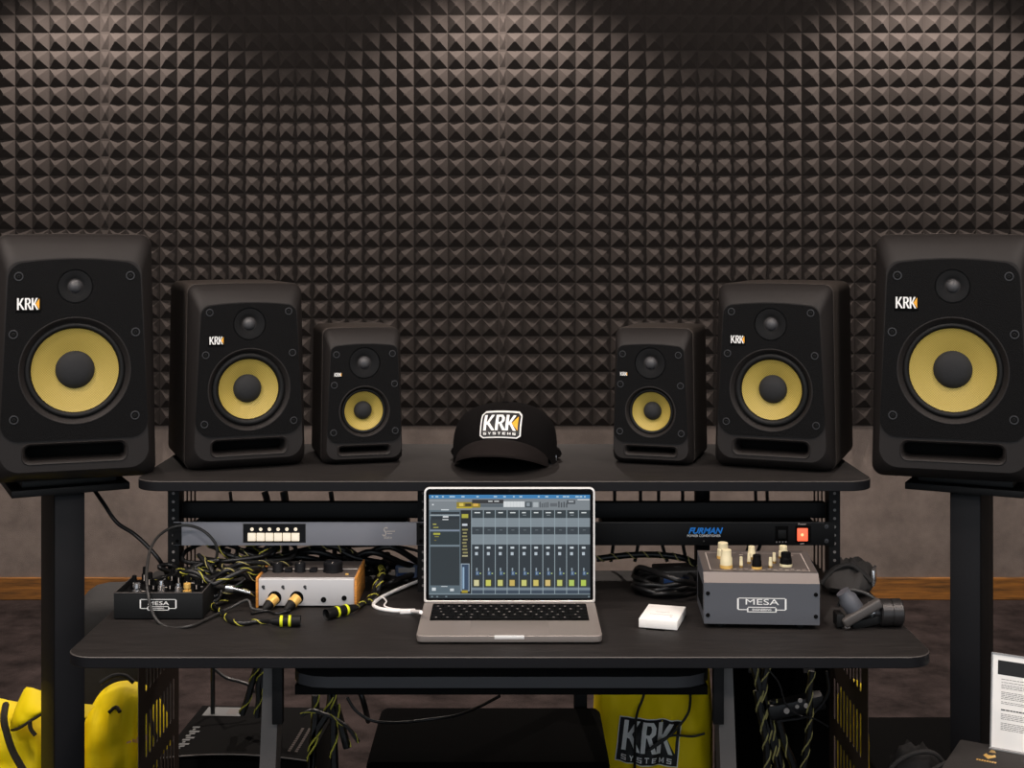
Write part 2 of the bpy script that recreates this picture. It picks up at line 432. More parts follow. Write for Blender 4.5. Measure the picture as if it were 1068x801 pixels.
SM = dict(h=.262, d=.2, c=.038, wb=.158, wt=.151, ro=.013, fb=.0725, ft=.0655, fz0=.012, fz1=.2335, fr=(.02,.015,.015,.02), port=(.0285,.017,.1), wz=.103, wr=.048, yr=.0368, cr=.0172,
          pb=.0715, pt=.0645, pz0=.044, pz1=.232, prb=.02, prt=.013, pin=.002, tz=.1965, tr=.0302, screws=[(.2135,.011),(.155,.009),(.064,.011)], sr=.0042, badge=(-.0515,.175,.0155,.0095))
VZ = .9605
a = speaker(LG, ((78.5-CX)/FPX*2.44, 2.44, VZ), 19, 'large black studio speaker with yellow cone on the left stand', 'large speakers on the stands')
dup(a, ((993.5-CX)/FPX*2.44, 2.44, VZ), -19, 'large black studio speaker with yellow cone on the right stand')
a = speaker(MD, ((260-CX)/FPX*2.55, 2.55, SHELF), 21.5, 'mid-size black studio speaker on the left end of the shelf, beside the left stand speaker', 'mid-size speakers on the shelf')
dup(a, ((804-CX)/FPX*2.535, 2.535, SHELF), -21.5, 'mid-size black studio speaker on the right end of the shelf, beside the right stand speaker')
a = speaker(SM, ((380-CX)/FPX*2.61, 2.61, SHELF), 15, 'smallest black studio speaker on the shelf, left of the cap', 'small speakers on the shelf')
dup(a, ((678.5-CX)/FPX*2.60, 2.60, SHELF), -17, 'smallest black studio speaker on the shelf, right of the cap')

# ------------------------------------------------------------------ speaker stands
def stand(px, sgn, label):
    c = Vector(((px-CX)/FPX*2.585, 2.585, 0)); rz = 27*sgn
    root = empty('speaker_stand', c, rz, label, 'speaker stand', 'tall stands of the large speakers')
    mb = MB(); mb.box(-.105, .105, -.105, .105, .932, .945, STEEL, bev=.0015); mb.done('top_plate', root)
    mb = MB(); mb.box(-.085, .085, -.085, .085, .9452, .9602, RUB, bev=.003); mb.done('speaker_pad', root)
    mb = MB(); mb.box(-.028, .028, -.08, .09, .012, .9318, STEEL, bev=.006, seg=3); mb.done('pillar', root)
    mb = MB(); mb.box(-.0265, .0265, -.0825, -.0802, .03, .925, EDGE, bev=.0008); mb.done('cable_cover', root)
    mb = MB(); mb.box(-.11, .11, -.12, .12, 0, .0118, STEEL, bev=.004); mb.done('base_plate', root)
    return root
stand(65.5, 1, 'tall black steel speaker stand at the left end of the desk')
stand(1013.5, -1, 'tall black steel speaker stand at the right end of the desk')

# ------------------------------------------------------------------ the desk
YF, YB = 2.139, 2.70
desk = empty('studio_desk', (0, 2.4, 0), 0, 'wide black studio desk with raised speaker shelf and two rack bays', 'desk')
def dpart(mb, name, smooth=40): return mb.done(name, desk, smooth, loc=(0, -2.4, 0))
def slab(name, x0, x1, y0, y1, z1, th, r, rb):
    mb = MB(); n = 8
    cs = [(x0, y0, r, 180), (x1, y0, r, 270), (x1, y1, rb, 0), (x0, y1, rb, 90)]
    o = []
    for x, y, ra, a0 in cs:
        cx = x+ra if x == x0 else x-ra; cy = y+ra if y == y0 else y-ra
        for i in range(n+1):
            a = R(a0+90*i/n); o.append((cx+ra*math.cos(a), cy+ra*math.sin(a)))
    def ins(k, z):
        mx, my = (x0+x1)/2, (y0+y1)/2
        return [Vector((mx+(p[0]-mx)*(1-k/((x1-x0)/2)), my+(p[1]-my)*(1-k/((y1-y0)/2)), z)) for p in o]
    vr = mb.loft([ins(.001, z1-th), ins(0, z1-th+.001), ins(0, z1-.0012)], EDGE, True, False)
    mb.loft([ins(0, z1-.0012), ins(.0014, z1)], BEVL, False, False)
    mb.poly(ins(.0014, z1), DESKM)
    return dpart(mb, name, 30)
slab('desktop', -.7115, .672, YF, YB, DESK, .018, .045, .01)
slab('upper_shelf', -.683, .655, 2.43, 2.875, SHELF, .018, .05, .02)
def yz_panel(name, x, th, y0, y1, z0, z1, slots):
    """a slotted side panel: outline and slots are in (Y, Z)"""
    mb = MB()
    mat = Matrix(((0,1,0,x),(1,0,0,0),(0,0,1,0),(0,0,0,1)))   # (y=thickness -> X, x -> Y)
    mb.sheet([(y0,z0),(y1,z0),(y1,z1),(y0,z1)], slots, -th/2, th/2, PANELM, mat)
    return dpart(mb, name, 20)
def slotset(y0, n, dy, w, rows):
    out = []
    for z0, z1 in rows:
        for i in range(n):
            yc = y0+i*dy
            out.append([(yc-w/2,z0+.004),(yc-w/2+.004,z0),(yc+w/2-.004,z0),(yc+w/2,z0+.004),(yc+w/2,z1-.004),(yc+w/2-.004,z1),(yc-w/2+.004,z1),(yc-w/2,z1-.004)])
    return out
low = slotset(2.452, 9, .0245, .0125, [(.06,.13),(.17,.24),(.28,.43),(.462,.542),(.581,.651)])
for s, xs in ((-1, -.663), (1, .632)):
    yz_panel('lower_side_panel', xs, .0012, 2.40, 2.69, .01, .7218, low)
    mb = MB(); mb.box(xs-.02, xs+.02, 2.34, 2.72, 0, .0098, STEEL, bev=.002); dpart(mb, 'foot_bar')
    xu = -.629 if s < 0 else .6
    yz_panel('upper_side_panel', xu, .0012, 2.552, 2.69, DESK, SHELF-.0182, slotset(2.572, 4, .032, .022, [(.76,.83),(.845,.935)]))
def rail(xc, marks=True):
    mb = MB()
    mb.box(xc-.0105, xc+.0105, 2.535, 2.537, DESK, SHELF-.0182, RAILM)
    mb.box(xc-.0105, xc-.0085, 2.537, 2.56, DESK, SHELF-.0182, RAILM)
    mb.box(xc+.0085, xc+.0105, 2.537, 2.56, DESK, SHELF-.0182, RAILM)
    for i in range(13):
        z = DESK+.012+i*.0157
        mb.lathe([(.0028, 2.5346), (.0020, 2.534), (.0012, 2.5346), (.0002, 2.5347)], TXT, 10, at(xc, 0, z))
    return dpart(mb, 'rack_rail')
RX = [-.6345, -.1665, .1395, .6045]
for x in RX: rail(x)
mb = MB(); mb.box(-.6235, .5935, 2.5605, 2.58, .8728, .9025, RAILM, bev=.001); dpart(mb, 'rear_cross_beam')
for xc in (.148, .382):
    mb = MB()
    if xc < .2: mb.box(xc-.014, xc+.014, 2.915, 2.945, .0, .7218, STEEL, bev=.003); mb.box(xc-.014, xc+.014, 2.60, 2.945, .70, .7218, STEEL)
    else: mb.box(xc-.014, xc+.014, 2.705, 2.735, .60, SHELF-.0182, STEEL, bev=.003); mb.box(xc+.022, xc+.058, 2.70, 2.73, .925, SHELF-.0184, STEEL); mb.box(xc-.014, xc+.014, 2.60, 2.735, .60, .63, STEEL); mb.box(xc-.014, xc+.014, 2.60, 2.63, .60, .7218, STEEL)
    dpart(mb, 'rear_post')
# keyboard tray
mb = MB()
TY = 2.20
o = [(-.36,TY+.045),(-.350,TY+.02),(-.325,TY+.004),(-.30,TY),(.265,TY),(.29,TY+.004),(.315,TY+.02),(.325,TY+.045),(.325,2.5),(-.36,2.5)]
mb.loft([[Vector((p[0],p[1],.671)) for p in o], [Vector((p[0],p[1],.689)) for p in o]], TRAYM)
dpart(mb, 'keyboard_tray', 30)
mb = MB(); mb.box(-.355, .32, TY+.012, TY+.03, .656, .6709, DEEP); dpart(mb, 'tray_rail')
for s, xx in ((-1, -.381), (1, .3355)):
    mb = MB(); mb.box(xx-.0085, xx+.0085, TY-.005, TY+.012, .613, .7218, STEEL, bev=.001); dpart(mb, 'tray_bracket')
    mb = MB()
    x0, x1 = xx+.012*s, xx+.028*s
    mb.loft([[Vector((x0-.013, TY+.015, .7218)), Vector((x0+.013, TY+.015, .7218)), Vector((x0+.013, TY+.06, .7218)), Vector((x0-.013, TY+.06, .7218))],
             [Vector((x1-.013, TY-.06, 0)), Vector((x1+.013, TY-.06, 0)), Vector((x1+.013, TY, 0)), Vector((x1-.013, TY, 0))]], STEELG)
    dpart(mb, 'leg')

# ------------------------------------------------------------------ rack gear
def unit(name, label, x0, x1, fm, depth=.2):
    root = empty(name, ((x0+x1)/2, 2.5335, .8276), 0, label, 'rack unit')
    w = (x1-x0)/2
    mb = MB(); mb.box(-w, w, -.003, 0, .0005, .0442, fm, bev=.0006); mb.done('front_panel', root)
    return root, w
pre, w = unit('rack_preamp', 'grey rack preamp with a row of lit white buttons, in the left bay', -.6335, -.163, GREY)
mb = MB(); mb.box(-.20, .20, .0045, .10, .004, .041, STEEL, bev=.001); mb.done('chassis', pre)
for sx in (-1, 1):
    mb = MB(); mb.box(sx*(w-.0075)-.008, sx*(w-.0075)+.008, -.0045, -.003, .0015, .0432, STEEL)
    for z in (.009, .036): mb.lathe([(.0035,-.0045),(.003,-.006),(.001,-.006),(.0003,-.005)], DEEP, 12, at(sx*(w-.0075), 0, z))
    mb.done('rack_ear', pre)
def gx(px, Y=2.531): return (px-CX)/FPX*Y
pcx = pre.location.x
mb = MB(); a0, a1 = gx(253.5)-pcx, gx(319)-pcx
mb.box(a0, a1, -.0038, -.003, .0055, .0415, STEELG, bev=.0003); mb.box(a0+.001, a1-.001, -.0042, -.0036, .0065, .0405, EDGE); mb.done('button_window', pre)
for i in range(6):
    x0 = gx(258.8+i*9.1)-pcx
    mb = MB(); mb.box(x0, x0+.0148, -.0075, -.0042, .0095, .0245, LITB, bev=.0008); b = mb.done('push_button', pre)
    mb = MB(); mb.lathe([(.0034,-.0044),(.003,-.005),(.0004,-.0052)], LITB, 10, at(x0+.0075, 0, .031)); mb.done('indicator_light', pre)
text('front_lettering', 'S', .024, WHT2, pre, at(gx(400.5)-pcx, -.0032, .0255, FRONT), xs=.8, shear=.3)
mb = MB()
for x0, x1, z0, z1 in ((403,412,.0262,.0278),(404,409,.0222,.0236)): mb.box(gx(x0)-pcx, gx(x1)-pcx, -.0034, -.0029, z0, z1, WHT2)
mb.done('front_marking', pre, 0)
text('front_lettering', 'Slate', .0085, WHT2, pre, at(gx(404.5)-pcx, -.0032, .0155, FRONT), xs=.95)
pw, w = unit('power_conditioner', 'black rack power conditioner with blue lettering and lit red switch, in the right bay', .136, .6035, RAILM)
mb = MB(); mb.box(-.20, .20, .0045, .12, .004, .041, STEEL, bev=.001); mb.done('chassis', pw)
pcx = pw.location.x
mb = MB(); mb.box(-w+.02, w-.02, -.0035, -.003, .0430, .0440, STEELG); mb.done('panel_edge', pw, 0)
text('front_lettering', 'FURMAN', .0155, BLUE, pw, at(gx(735)-pcx, -.0033, .0275, FRONT), xs=1.0, shear=.35, extrude=.0004, bold=.03)['label'] = 'blue slanted lettering'
text('front_lettering', 'POWER CONDITIONER', .0062, WHT, pw, at(gx(734)-pcx, -.0033, .0185, FRONT), xs=.95, extrude=.0003)
mb = MB(); mb.lathe([(.0016,-.0031),(.0012,-.0042),(.0003,-.0045)], STEELG, 10, at(gx(734)-pcx, 0, .0085)); mb.done('indicator_light', pw)
mb = MB(); mb.box(gx(808.5)-pcx, gx(822)-pcx, -.0042, -.003, .006, .037, DEEP, bev=.0006)
mb.box(gx(811)-pcx, gx(819.5)-pcx, -.007, -.004, .014, .03, RUB, bev=.001)
for k in range(4): mb.box(gx(809+k*3.2)-pcx, gx(810.6+k*3.2)-pcx, -.0046, -.004, .006, .0085, TXT)
mb.done('power_inlet', pw)
mb = MB(); mb.box(gx(829.6)-pcx, gx(845.5)-pcx, -.0048, -.003, .006, .0375, DEEP, bev=.0006); sw = mb.done('power_switch', pw)
mb = MB(); mb.box(gx(831)-pcx, gx(842)-pcx, -.0085, -.0048, .0095, .0335, LITR, bev=.0012); mb.lathe([(.0028,-.0086),(.0004,-.0089)], LITC, 12, at(gx(836)-pcx, 0, .0215)); mb.done('rocker', sw)
text('switch_marking', 'Power', .0055, WHT2, pw, at(gx(836.5)-pcx, -.0033, .0405, FRONT), xs=1.05)
text('switch_marking', 'OFF', .0045, WHT2, pw, at(gx(836.5)-pcx, -.0033, .0035, FRONT), xs=1.05)
for z in (.009, .036):
    mb = MB(); mb.lathe([(.0045,-.003),(.004,-.005),(.0015,-.0052),(.0003,-.004)], SCREWM, 12, at(w-.0155, 0, z)); mb.done('rack_screw', pw)

# ------------------------------------------------------------------ baseball cap
cap = empty('baseball_cap', ((527-CX)/FPX*2.66, 2.66, SHELF), -7, 'black baseball cap with white and yellow logo patch, at the middle of the shelf', 'cap')
RXc, RYc, HC = .102, .112, .114
def prof(q): return math.sqrt(max(0, 1-min(1,q)**4.2))
def zb(a): return .056*max(0, (math.cos(a)-.35)/.65)**.8       # a = 0 faces the camera
def cy(x, z): 
    r = prof(z/HC); return -RYc*math.sqrt(max(0, r*r-(x/RXc)**2))
mb = MB(); NA = 56; rings = []
for k in range(15):
    f = math.sin(R(90*k/14)) if k else 0
    ring = []
    for i in range(NA):
        a = 2*math.pi*i/NA; z0 = zb(a); z = z0+(HC-z0)*f; r = max(prof(z/HC), .004)
        wr_ = 1+.012*noise.noise(Vector((math.sin(a)*3, math.cos(a)*3, z*25)))
        seam = 1-.006*(abs(math.cos(3*a)) > .985)
        ring.append(Vector((RXc*r*math.sin(a)*wr_*seam, -RYc*r*math.cos(a)*wr_*seam, z)))
    rings.append(ring)
mb.loft(rings, CAPF, False, True); mb.done('crown', cap, smooth=60)
mb = MB(); mb.lathe([(.0075,-.001),(.0065,.002),(.003,.0035),(.0003,.004)], CAPF, 16, at(0,0,HC-.0006, FRONT)); mb.done('top_button', cap)
mb = MB(); NB = 40; top = []; NV_ = 7
def brim(u, v, dz=0):
    a = R(63)*u
    p0 = Vector((RXc*.985*math.sin(a), -RYc*.985*math.cos(a), zb(a)+.002))
    ext = .070*(1-abs(u)**3)+.012
    ar = .002+.039*(1-abs(u)**2.2)
    p1 = Vector((RXc*math.sin(a)*(1.0+.02*(1-u*u)), -RYc*math.cos(a)-ext, ar))
    p = p0.lerp(p1, v); p.z += .010*math.sin(math.pi*v)*(1-abs(u)**2) + dz
    return p
g = [[mb.bm.verts.new(brim(-1+2*i/NB, j/NV_)) for i in range(NB+1)] for j in range(NV_+1)]
g2 = [[mb.bm.verts.new(brim(-1+2*i/NB, j/NV_, -.0032)) for i in range(NB+1)] for j in range(NV_+1)]
for j in range(NV_):
    for i in range(NB):
        mb.face([g[j][i], g[j][i+1], g[j+1][i+1], g[j+1][i]], CAPB); mb.face([g2[j+1][i], g2[j+1][i+1], g2[j][i+1], g2[j][i]], CAPF)
for i in range(NB):
    mb.face([g[NV_][i], g[NV_][i+1], g2[NV_][i+1], g2[NV_][i]], CAPB); mb.face([g[0][i+1], g[0][i], g2[0][i], g2[0][i+1]], CAPF)
for j in range(NV_):
    mb.face([g[j][0], g[j+1][0], g2[j+1][0], g2[j][0]], CAPB); mb.face([g[j+1][NB], g[j][NB], g2[j][NB], g2[j+1][NB]], CAPB)
mb.done('brim', cap, smooth=50)
mb = MB(); mb.tube([(RXc*math.sin(R(a))*1.0, -RYc*math.cos(R(a))*1.0, .014) for a in range(95, 266, 10)], .009, CAPF, n=8, smooth=2); mb.done('back_strap', cap)
mb = MB(); mb.box(.088, .102, -.012, -.006, .003, .014, CHROME, bev=.001); mb.done('strap_buckle', cap)
# patch: rounded rectangle with a light border, curved on the crown
pcz, pw2, ph2 = .0800, .039, .0225
def patch_pt(x, z, off): 
    zz = pcz+z+.003*(1-(x/pw2)**2)
    return Vector((x+.003, cy(x+.003, zz)-off, zz))
def conform_sheet(name, outline_half, holes, m, off, parent):
    mb = MB(); o = rrect(outline_half[0], outline_half[0], -outline_half[1], outline_half[1], outline_half[2], 5)
    N = 20; NZ = 10
    hw, hh, r = outline_half
    def clampx(z): 
        d = abs(z)-(hh-r)
        return hw if d <= 0 else hw-r+math.sqrt(max(0, r*r-d*d))
    rows = []
    for j in range(NZ+1):
        z = -hh+2*hh*j/NZ; w_ = clampx(z)
        rows.append([mb.bm.verts.new(patch_pt(-w_+2*w_*i/N, z, off)) for i in range(N+1)])
    for j in range(NZ):
        for i in range(N): mb.face([rows[j][i], rows[j][i+1], rows[j+1][i+1], rows[j+1][i]], m)
    e = bmesh.ops.extrude_face_region(mb.bm, geom=mb.bm.faces[:])
    for v in [x for x in e['geom'] if isinstance(x, bmesh.types.BMVert)]: v.co.y += .0016
    return mb.done(name, parent, 50)
pt = conform_sheet('logo_patch', (pw2, ph2, .007), [], WHT, .0026, cap)
conform_sheet('patch_field', (pw2-.0024, ph2-.0024, .005), [], INK, .0032, pt)
mb = MB(); krk(mb, lambda u, v, z: patch_pt(-pw2*.86+u*pw2*1.72, -.0085+v*.0255, .0052+z*.004), WHT, ORG, WHT, sub=2)
mb.done('lettering', pt, 0)['label'] = 'white letters with yellow triangle'

# ------------------------------------------------------------------ laptop
LX = (531.3-CX)/FPX*2.3
lap = empty('laptop', (LX, 2.205, DESK), 0, 'open grey laptop showing an audio mixer, on the middle of the desk', 'laptop')
LW, LD, LH = .152, .2125, .0145
def rr_xy(hw, y0, y1, r, z, n=6):
    o = rrect(hw, hw, y0, y1, r, n); return [Vector((p[0], p[1], z)) for p in o]
mb = MB(); mb.loft([rr_xy(LW-.008, .008, LD-.006, .008, .0005), rr_xy(LW-.001, .001, LD-.001, .009, .004), rr_xy(LW, 0, LD, .01, .008), rr_xy(LW, 0, LD, .01, LH-.0008), rr_xy(LW-.0008, .0008, LD-.0008, .0095, LH)], ALU)
mb.done('base', lap, 40)
mb = MB(); mb.box(-.0245, .0245, -.0006, .004, LH-.006, LH+.0002, ALUB, bev=.001); mb.done('finger_notch', lap)
mb = MB(); mb.box(-.1355, .1355, .088, .192, LH+.0001, LH+.0004, DEEP)
rows = [(.175, .013, 14), (.156, .0165, 14), (.1375, .0165, 14), (.119, .0165, 13), (.1005, .0165, 12), (.0895, 0, 0)]
ky = .189
for ri, (hgt, cnt) in enumerate(((.0095, 14), (.0175, 14), (.0175, 14), (.0175, 13), (.0175, 12), (.0175, 9))):
    y1 = ky; y0 = ky-hgt+.002; ky -= hgt
    ws = [1.0]*cnt
    if ri == 2: ws[0] = 1.5
    if ri == 1: ws[-1] = 1.5
    if ri == 3: ws[0] = ws[-1] = 1.75
    if ri == 4: ws[0] = ws[-1] = 2.3
    if ri == 5: ws = [1,1,1,1.25,5,1.25,1,1,1.6]
    tot = sum(ws); x = -.1345
    for q in ws:
        wd = .269*q/tot; mb.box(x+.001, x+wd-.001, y0, y1, LH+.0004, LH+.0016, KEY, bev=.0003, seg=1)
        if ri: mb.box(x+wd/2-.0018, x+wd/2+.0018, (y0+y1)/2-.001, (y0+y1)/2+.003, LH+.0016, LH+.00175, TXT)
        x += wd
mb.done('keyboard', lap, 30)
mb = MB(); mb.box(-.066, .066, .006, .083, LH-.0001, LH+.00025, ALU, bev=.0001); mb.done('trackpad', lap)
lid = MB(); tilt = R(1.2)
TM = Matrix.Translation((0, LD-.0125, LH+.001)) @ Matrix.Rotation(-tilt, 4, 'X')
def lr(hw, z0, z1, r, y): return [TM @ Vector((p[0], y, p[1])) for p in rrect(hw, hw, z0, z1, (.004, r, r, .004), 8)]
lid.loft([lr(LW, 0, .204, .0095, -.0012), lr(LW, 0, .204, .0095, .0035), lr(LW-.002, .002, .202, .009, .0045)], ALU, False, True)
lid.loft([lr(LW, 0, .204, .0095, -.0012), lr(LW-.0028, .0028, .2012, .0075, -.0018), lr(LW-.0034, .0034, .2006, .007, -.0012)], ALUB, False, False)
lo = lid.done('lid', lap, 40)
mb = MB(); mb.loft([lr(LW-.0034, .0034, .2006, .007, -.0012), lr(LW-.0034, .0034, .2006, .007, .001)], GLASS); mb.lathe([(.0016,-.0014),(.0003,-.0015)], EDGE, 12, TM @ at(0,0,.1965)); mb.done('screen_glass', lo)
mb = MB(); mb.lathe([(.0045,-.12),(.0045,.12)], ALU, 12, at(0, LD-.008, LH-.0005, Matrix.Rotation(R(-90), 4, 'Z')), True, True); mb.done('hinge', lap)
# mixer window on the screen; coordinates are those of the picture's own layout, 0-748 x 0-473
SW, SZ0, SZ1 = .1432, .0072, .1905
mb = MB(); layer = [0]
def E(rgb, k=.85):
    n = 'screen_%d_%d_%d' % rgb
    m = M(n, rgb, .4, emit=k, spec=.05); m.node_tree.nodes['Principled BSDF'].inputs['Base Color'].default_value = (.02, .02, .02, 1)
    return m
def q(x0, x1, y0, y1, rgb, lv=1):
    yy = -.0013-.00006*lv
    f = lambda x, y: TM @ Vector((-SW+2*SW*x/748, yy, SZ1-(SZ1-SZ0)*y/473))
    mb.poly([f(x0,y1), f(x1,y1), f(x1,y0), f(x0,y0)], E(rgb))
SL, DK, GR, LN = (58,72,80), (34,44,52), (130,142,150), (150,166,174)
q(0,748,0,473,SL)
q(0,748,0,17,(58,130,186),2)
for i, x in enumerate((12,30,60,95,110,150,220,300,345,390,420,505,540,592,622,640,680,700,720)): q(x,x+8+(i*5)%9,5,12,(176,206,226),3)
q(0,748,17,70,(128,136,142),2); q(0,130,25,28,(170,178,184),3); q(14,22,42,48,(220,226,230),3)
q(128,238,33,59,(150,132,38),3); q(140,160,38,52,(226,200,90),4); q(168,196,40,52,(60,52,28),4); q(205,228,38,52,(226,180,80),4); q(128,200,57,62,(196,176,40),4)
q(200,346,22,40,(46,48,52),4); q(275,295,27,32,(210,214,216),5); q(303,325,27,32,(210,214,216),5); q(238,345,42,56,(90,100,108),3)
q(346,444,30,56,(222,226,228),3)
for k in range(6): q(362+k*15,363+k*15,30,56,(186,192,196),4)
q(446,478,32,58,(70,80,86),3); q(453,468,36,52,(140,150,158),4); q(484,508,34,56,(176,184,188),3)
for k in range(5): q(514+k*9,518+k*9,32+(k*7)%9,58,(60,66,72),3)
q(562,596,38,54,(96,102,108),3)
for k in range(4): q(600+k*12,607+k*12,30+(k*5)%8,58,(76,82,88),3)
q(640,680,24,42,(72,78,84),3); q(648,672,28,34,(176,182,188),4); q(690,746,20,24,(230,234,236),3)
q(0,146,70,460,(96,112,122),2)
q(8,142,78,88,DK,3); q(56,92,66,71,(214,220,224),4); q(4,142,92,94,(206,214,218),3); q(8,142,98,112,DK,3); q(64,90,97,104,(222,226,228),4); q(6,142,112,158,(44,54,60),3); q(62,90,111,115,(222,226,228),4)
q(18,34,132,137,(180,176,80),4); q(20,44,147,151,(176,172,76),4); q(4,142,160,166,(128,140,160),3); q(6,142,168,228,(40,54,60),3)
q(20,52,174,183,(170,170,60),4); q(26,46,188,193,(130,128,50),4); q(24,34,206,210,(120,110,48),4); q(4,142,230,236,(120,136,146),3)
q(6,142,237,414,(42,52,58),3); q(6,142,416,446,(88,104,114),3); q(14,32,424,438,(214,222,226),4); q(98,116,428,440,(206,214,218),4); q(56,86,417,420,(214,220,224),4)
q(148,196,70,450,(24,30,34),2)
q(152,182,88,106,(178,174,60),3); q(154,178,132,142,(206,212,220),3)
for k in range(9): q(154+(k*3)%6,180-(k*5)%7,156+k*15,163+k*15,(150,144,96),3)
q(154,180,276,282,(190,186,150),3); q(148,188,314,440,(150,166,180),3); q(152,184,318,436,(52,72,98),4); q(156,164,330,430,(150,180,206),5); q(152,180,436,448,(170,150,40),4)
for k in range(10):
    x0 = 199+k*55.2; x1 = min(748, x0+52)
    q(x0-3.2,x0,70,455,LN,2)
    q(x0,x1,70,106,(46,58,64),3); q(x0+12,x0+38-(k*7)%10,79,84,(216,222,224),4)
    if k in (4,6,8): q(x0+16,x0+32,91,94,(130,140,146),4)
    q(x0,x1,106,147,GR,3); q(x0,x1,147,180,(52,62,70),3); q(x0+18,x0+32,159,163,(96,106,112),4); q(x0,x1,181,227,GR,3); 
    for j in range(8): q(x0,x1,110+j*14.2,110.6+j*14.2,(120,132,140),4) if not 2 < j < 5 else None
    q(x0,x1,228,420,(42,52,60),3); q(x0+14,x0+31,237,246,(206,216,222),4); q(x0+15,x0+28,262,276,(186,198,208),4)
    q(x0+20,x0+26,334,348,(150,166,176),4); q(x0+18,x0+34,350,368,(64,92,128),4); q(x0+22,x0+28,352,364,(140,160,180),5); q(x0+36,x0+43,357,361,(190,214,140),4)
    q(x0+6,x0+38,386,418,(60,62,40),4)
    q(x0+10,x0+33,389,416,((214,208,160),(206,206,96),(204,204,120),(206,180,96),(206,206,120),(212,196,104),(216,190,120),(196,202,110),(180,204,100),(182,206,84))[k],5)
    q(x0,x1,424,436,(120,134,146),4); q(x0,x1,437,450,(60,74,90),4)
q(0,748,452,455,(140,156,166),3); q(0,748,456,473,(38,50,58),3)
for x in (10, 34, 76, 738): q(x,x+9,462,468,(120,134,142),4)
sc = mb.done('screen', lo, 0); sc['label'] = 'lit screen showing ten mixer channels'

# ------------------------------------------------------------------ boxes of gear on the desk
def badge_mesa(mb, fx, m):
    """outlined name plate: fx(u, v) with u in 0..1 across, v in 0..1 up"""
    def quad(u0, u1, v0, v1): mb.poly([fx(u0,v0), fx(u1,v0), fx(u1,v1), fx(u0,v1)], m)
    t = .035; s = .055
    quad(.03,.97,1-s,1); quad(0,t,.2,.95); quad(1-t,1,.2,.95); quad(.02,.2,.15,.15+s); quad(.8,.98,.15,.15+s)
    quad(.2,.8,0,s); quad(.2,.2+t*.8,0,.3); quad(.8-t*.8,.8,0,.3); quad(.22,.78,.32,.32+s)
def mesa_text(parent, mat, size, m, xs):
    text('lettering', 'MESA', size*1.1, m, parent, mat @ at(0, size*.36, 0), xs=xs*1.75, extrude=.0002)
    text('lettering', 'ENGINEERING', size*.40, m, parent, mat @ at(0, -size*.66, 0), xs=xs, extrude=.0002, bold=.01)
# black pedal, left
pc = on(165, 646.5, DESK)
ped = empty('effects_pedal', (pc.x, pc.y, DESK), 0, 'black preamp pedal with small knobs and white outlined badge, at the left of the desk', 'pedal')
hw = .0772
mb = MB(); mb.box(-hw, hw, 0, .003, .002, .0465, BLKP, bev=.0006); mb.box(-hw, -hw+.0025, .003, .125, .002, .047, BLKP, bev=.0005); mb.box(hw-.0025, hw, .003, .125, .002, .047, BLKP, bev=.0005)
mb.box(-hw+.0025, hw-.0025, .003, .125, .002, .038, STEEL); mb.done('housing', ped)
mb = MB(); mb.box(-hw, hw, -.0008, .004, .0462, .0472, STEELG); mb.box(-hw+.0002, -hw+.0022, .004, .124, .0468, .0476, STEELG); mb.box(hw-.0022, hw-.0002, .004, .124, .0468, .0476, STEELG); mb.done('housing_edge', ped)
mb = MB(); badge_mesa(mb, lambda u, v: Vector((-.032+u*.064, -.0004, .0165+v*.0195)), WHT); bd = mb.done('badge', ped, 0)
mesa_text(bd, at(0, -.0003, .0255, FRONT), .0085, WHT, .95)
for sx, mm in ((-.043, CHROME), (.045, GOLD)):
    mb = MB(); mb.lathe([(.0075,.038),(.0075,.0385),(.0075,.046),(.0045,.0465),(.0045,.0495),(.0062,.05),(.0062,.0575),(.005,.0585),(.0003,.0588)], mm, 18, at(sx, .022, 0, FRONT)); mb.done('foot_switch', ped)
for i, (x, y, hh, mm) in enumerate(((-.058,.06,.024,KEY),(-.034,.075,.026,KEY),(-.02,.05,.018,KEY),(-.005,.04,.02,CHROME),(.008,.055,.016,KEY),(.016,.085,.028,KEY),(.024,.045,.014,CHROME),(.034,.07,.022,KEY),(.056,.05,.02,KEY),(.058,.09,.024,KEY),(-.05,.1,.03,KEY),(.0,.1,.026,KEY))):
    mb = MB(); z = .038; mb.lathe([(.0065,z),(.006,z+hh*.55),(.0045,z+hh*.6),(.004,z+hh),(.0003,z+hh+.0005)], mm, 14, at(x, y, 0, FRONT)); mb.box(x-.0006, x+.0006, y-.0062, y-.004, z+hh*.2, z+hh*.55, WHT2); mb.done('knob', ped)
mb = MB()
for x, y, w_ in ((-.06,.03,.012),(-.022,.022,.018),(.005,.02,.02),(.02,.03,.012),(-.045,.045,.014),(.05,.075,.01),(-.01,.07,.02),(.03,.1,.016)): mb.box(x, x+w_, y, y+.0025, .038, .0383, WHT2)
mb.done('panel_marking', ped, 0)

# silver interface with wooden cheeks
ic = on(319.5, 634, DESK)
itf = empty('audio_interface', (ic.x, ic.y, DESK), 0, 'silver audio interface with wooden side panels and two gold plugs in front', 'audio interface')
hw = .0905; d = .137
mb = MB(); mb.box(-hw+.004, hw-.004, 0, d, .003, .0515, SILV, bev=.002, seg=3); mb.done('housing', itf)
mb = MB(); mb.box(-hw+.006, hw-.006, .012, d-.004, .0514, .0522, GUNT); mb.box(-hw+.006, hw-.006, .07, .073, .0522, .0528, ALUB); mb.done('top_panel', itf)
for sx in (-1, 1):
    mb = MB(); x = sx*hw; mb.box(min(x, x-sx*.0045), max(x, x-sx*.0045), -.002, d+.002, 0, .0545, WOODG, bev=.0012); mb.done('wooden_cheek', itf)
def ix(px): return (px-CX)/FPX*ic.y-ic.x
def iz(py): return CAMZ-(py-HY)/FPX*ic.y-DESK
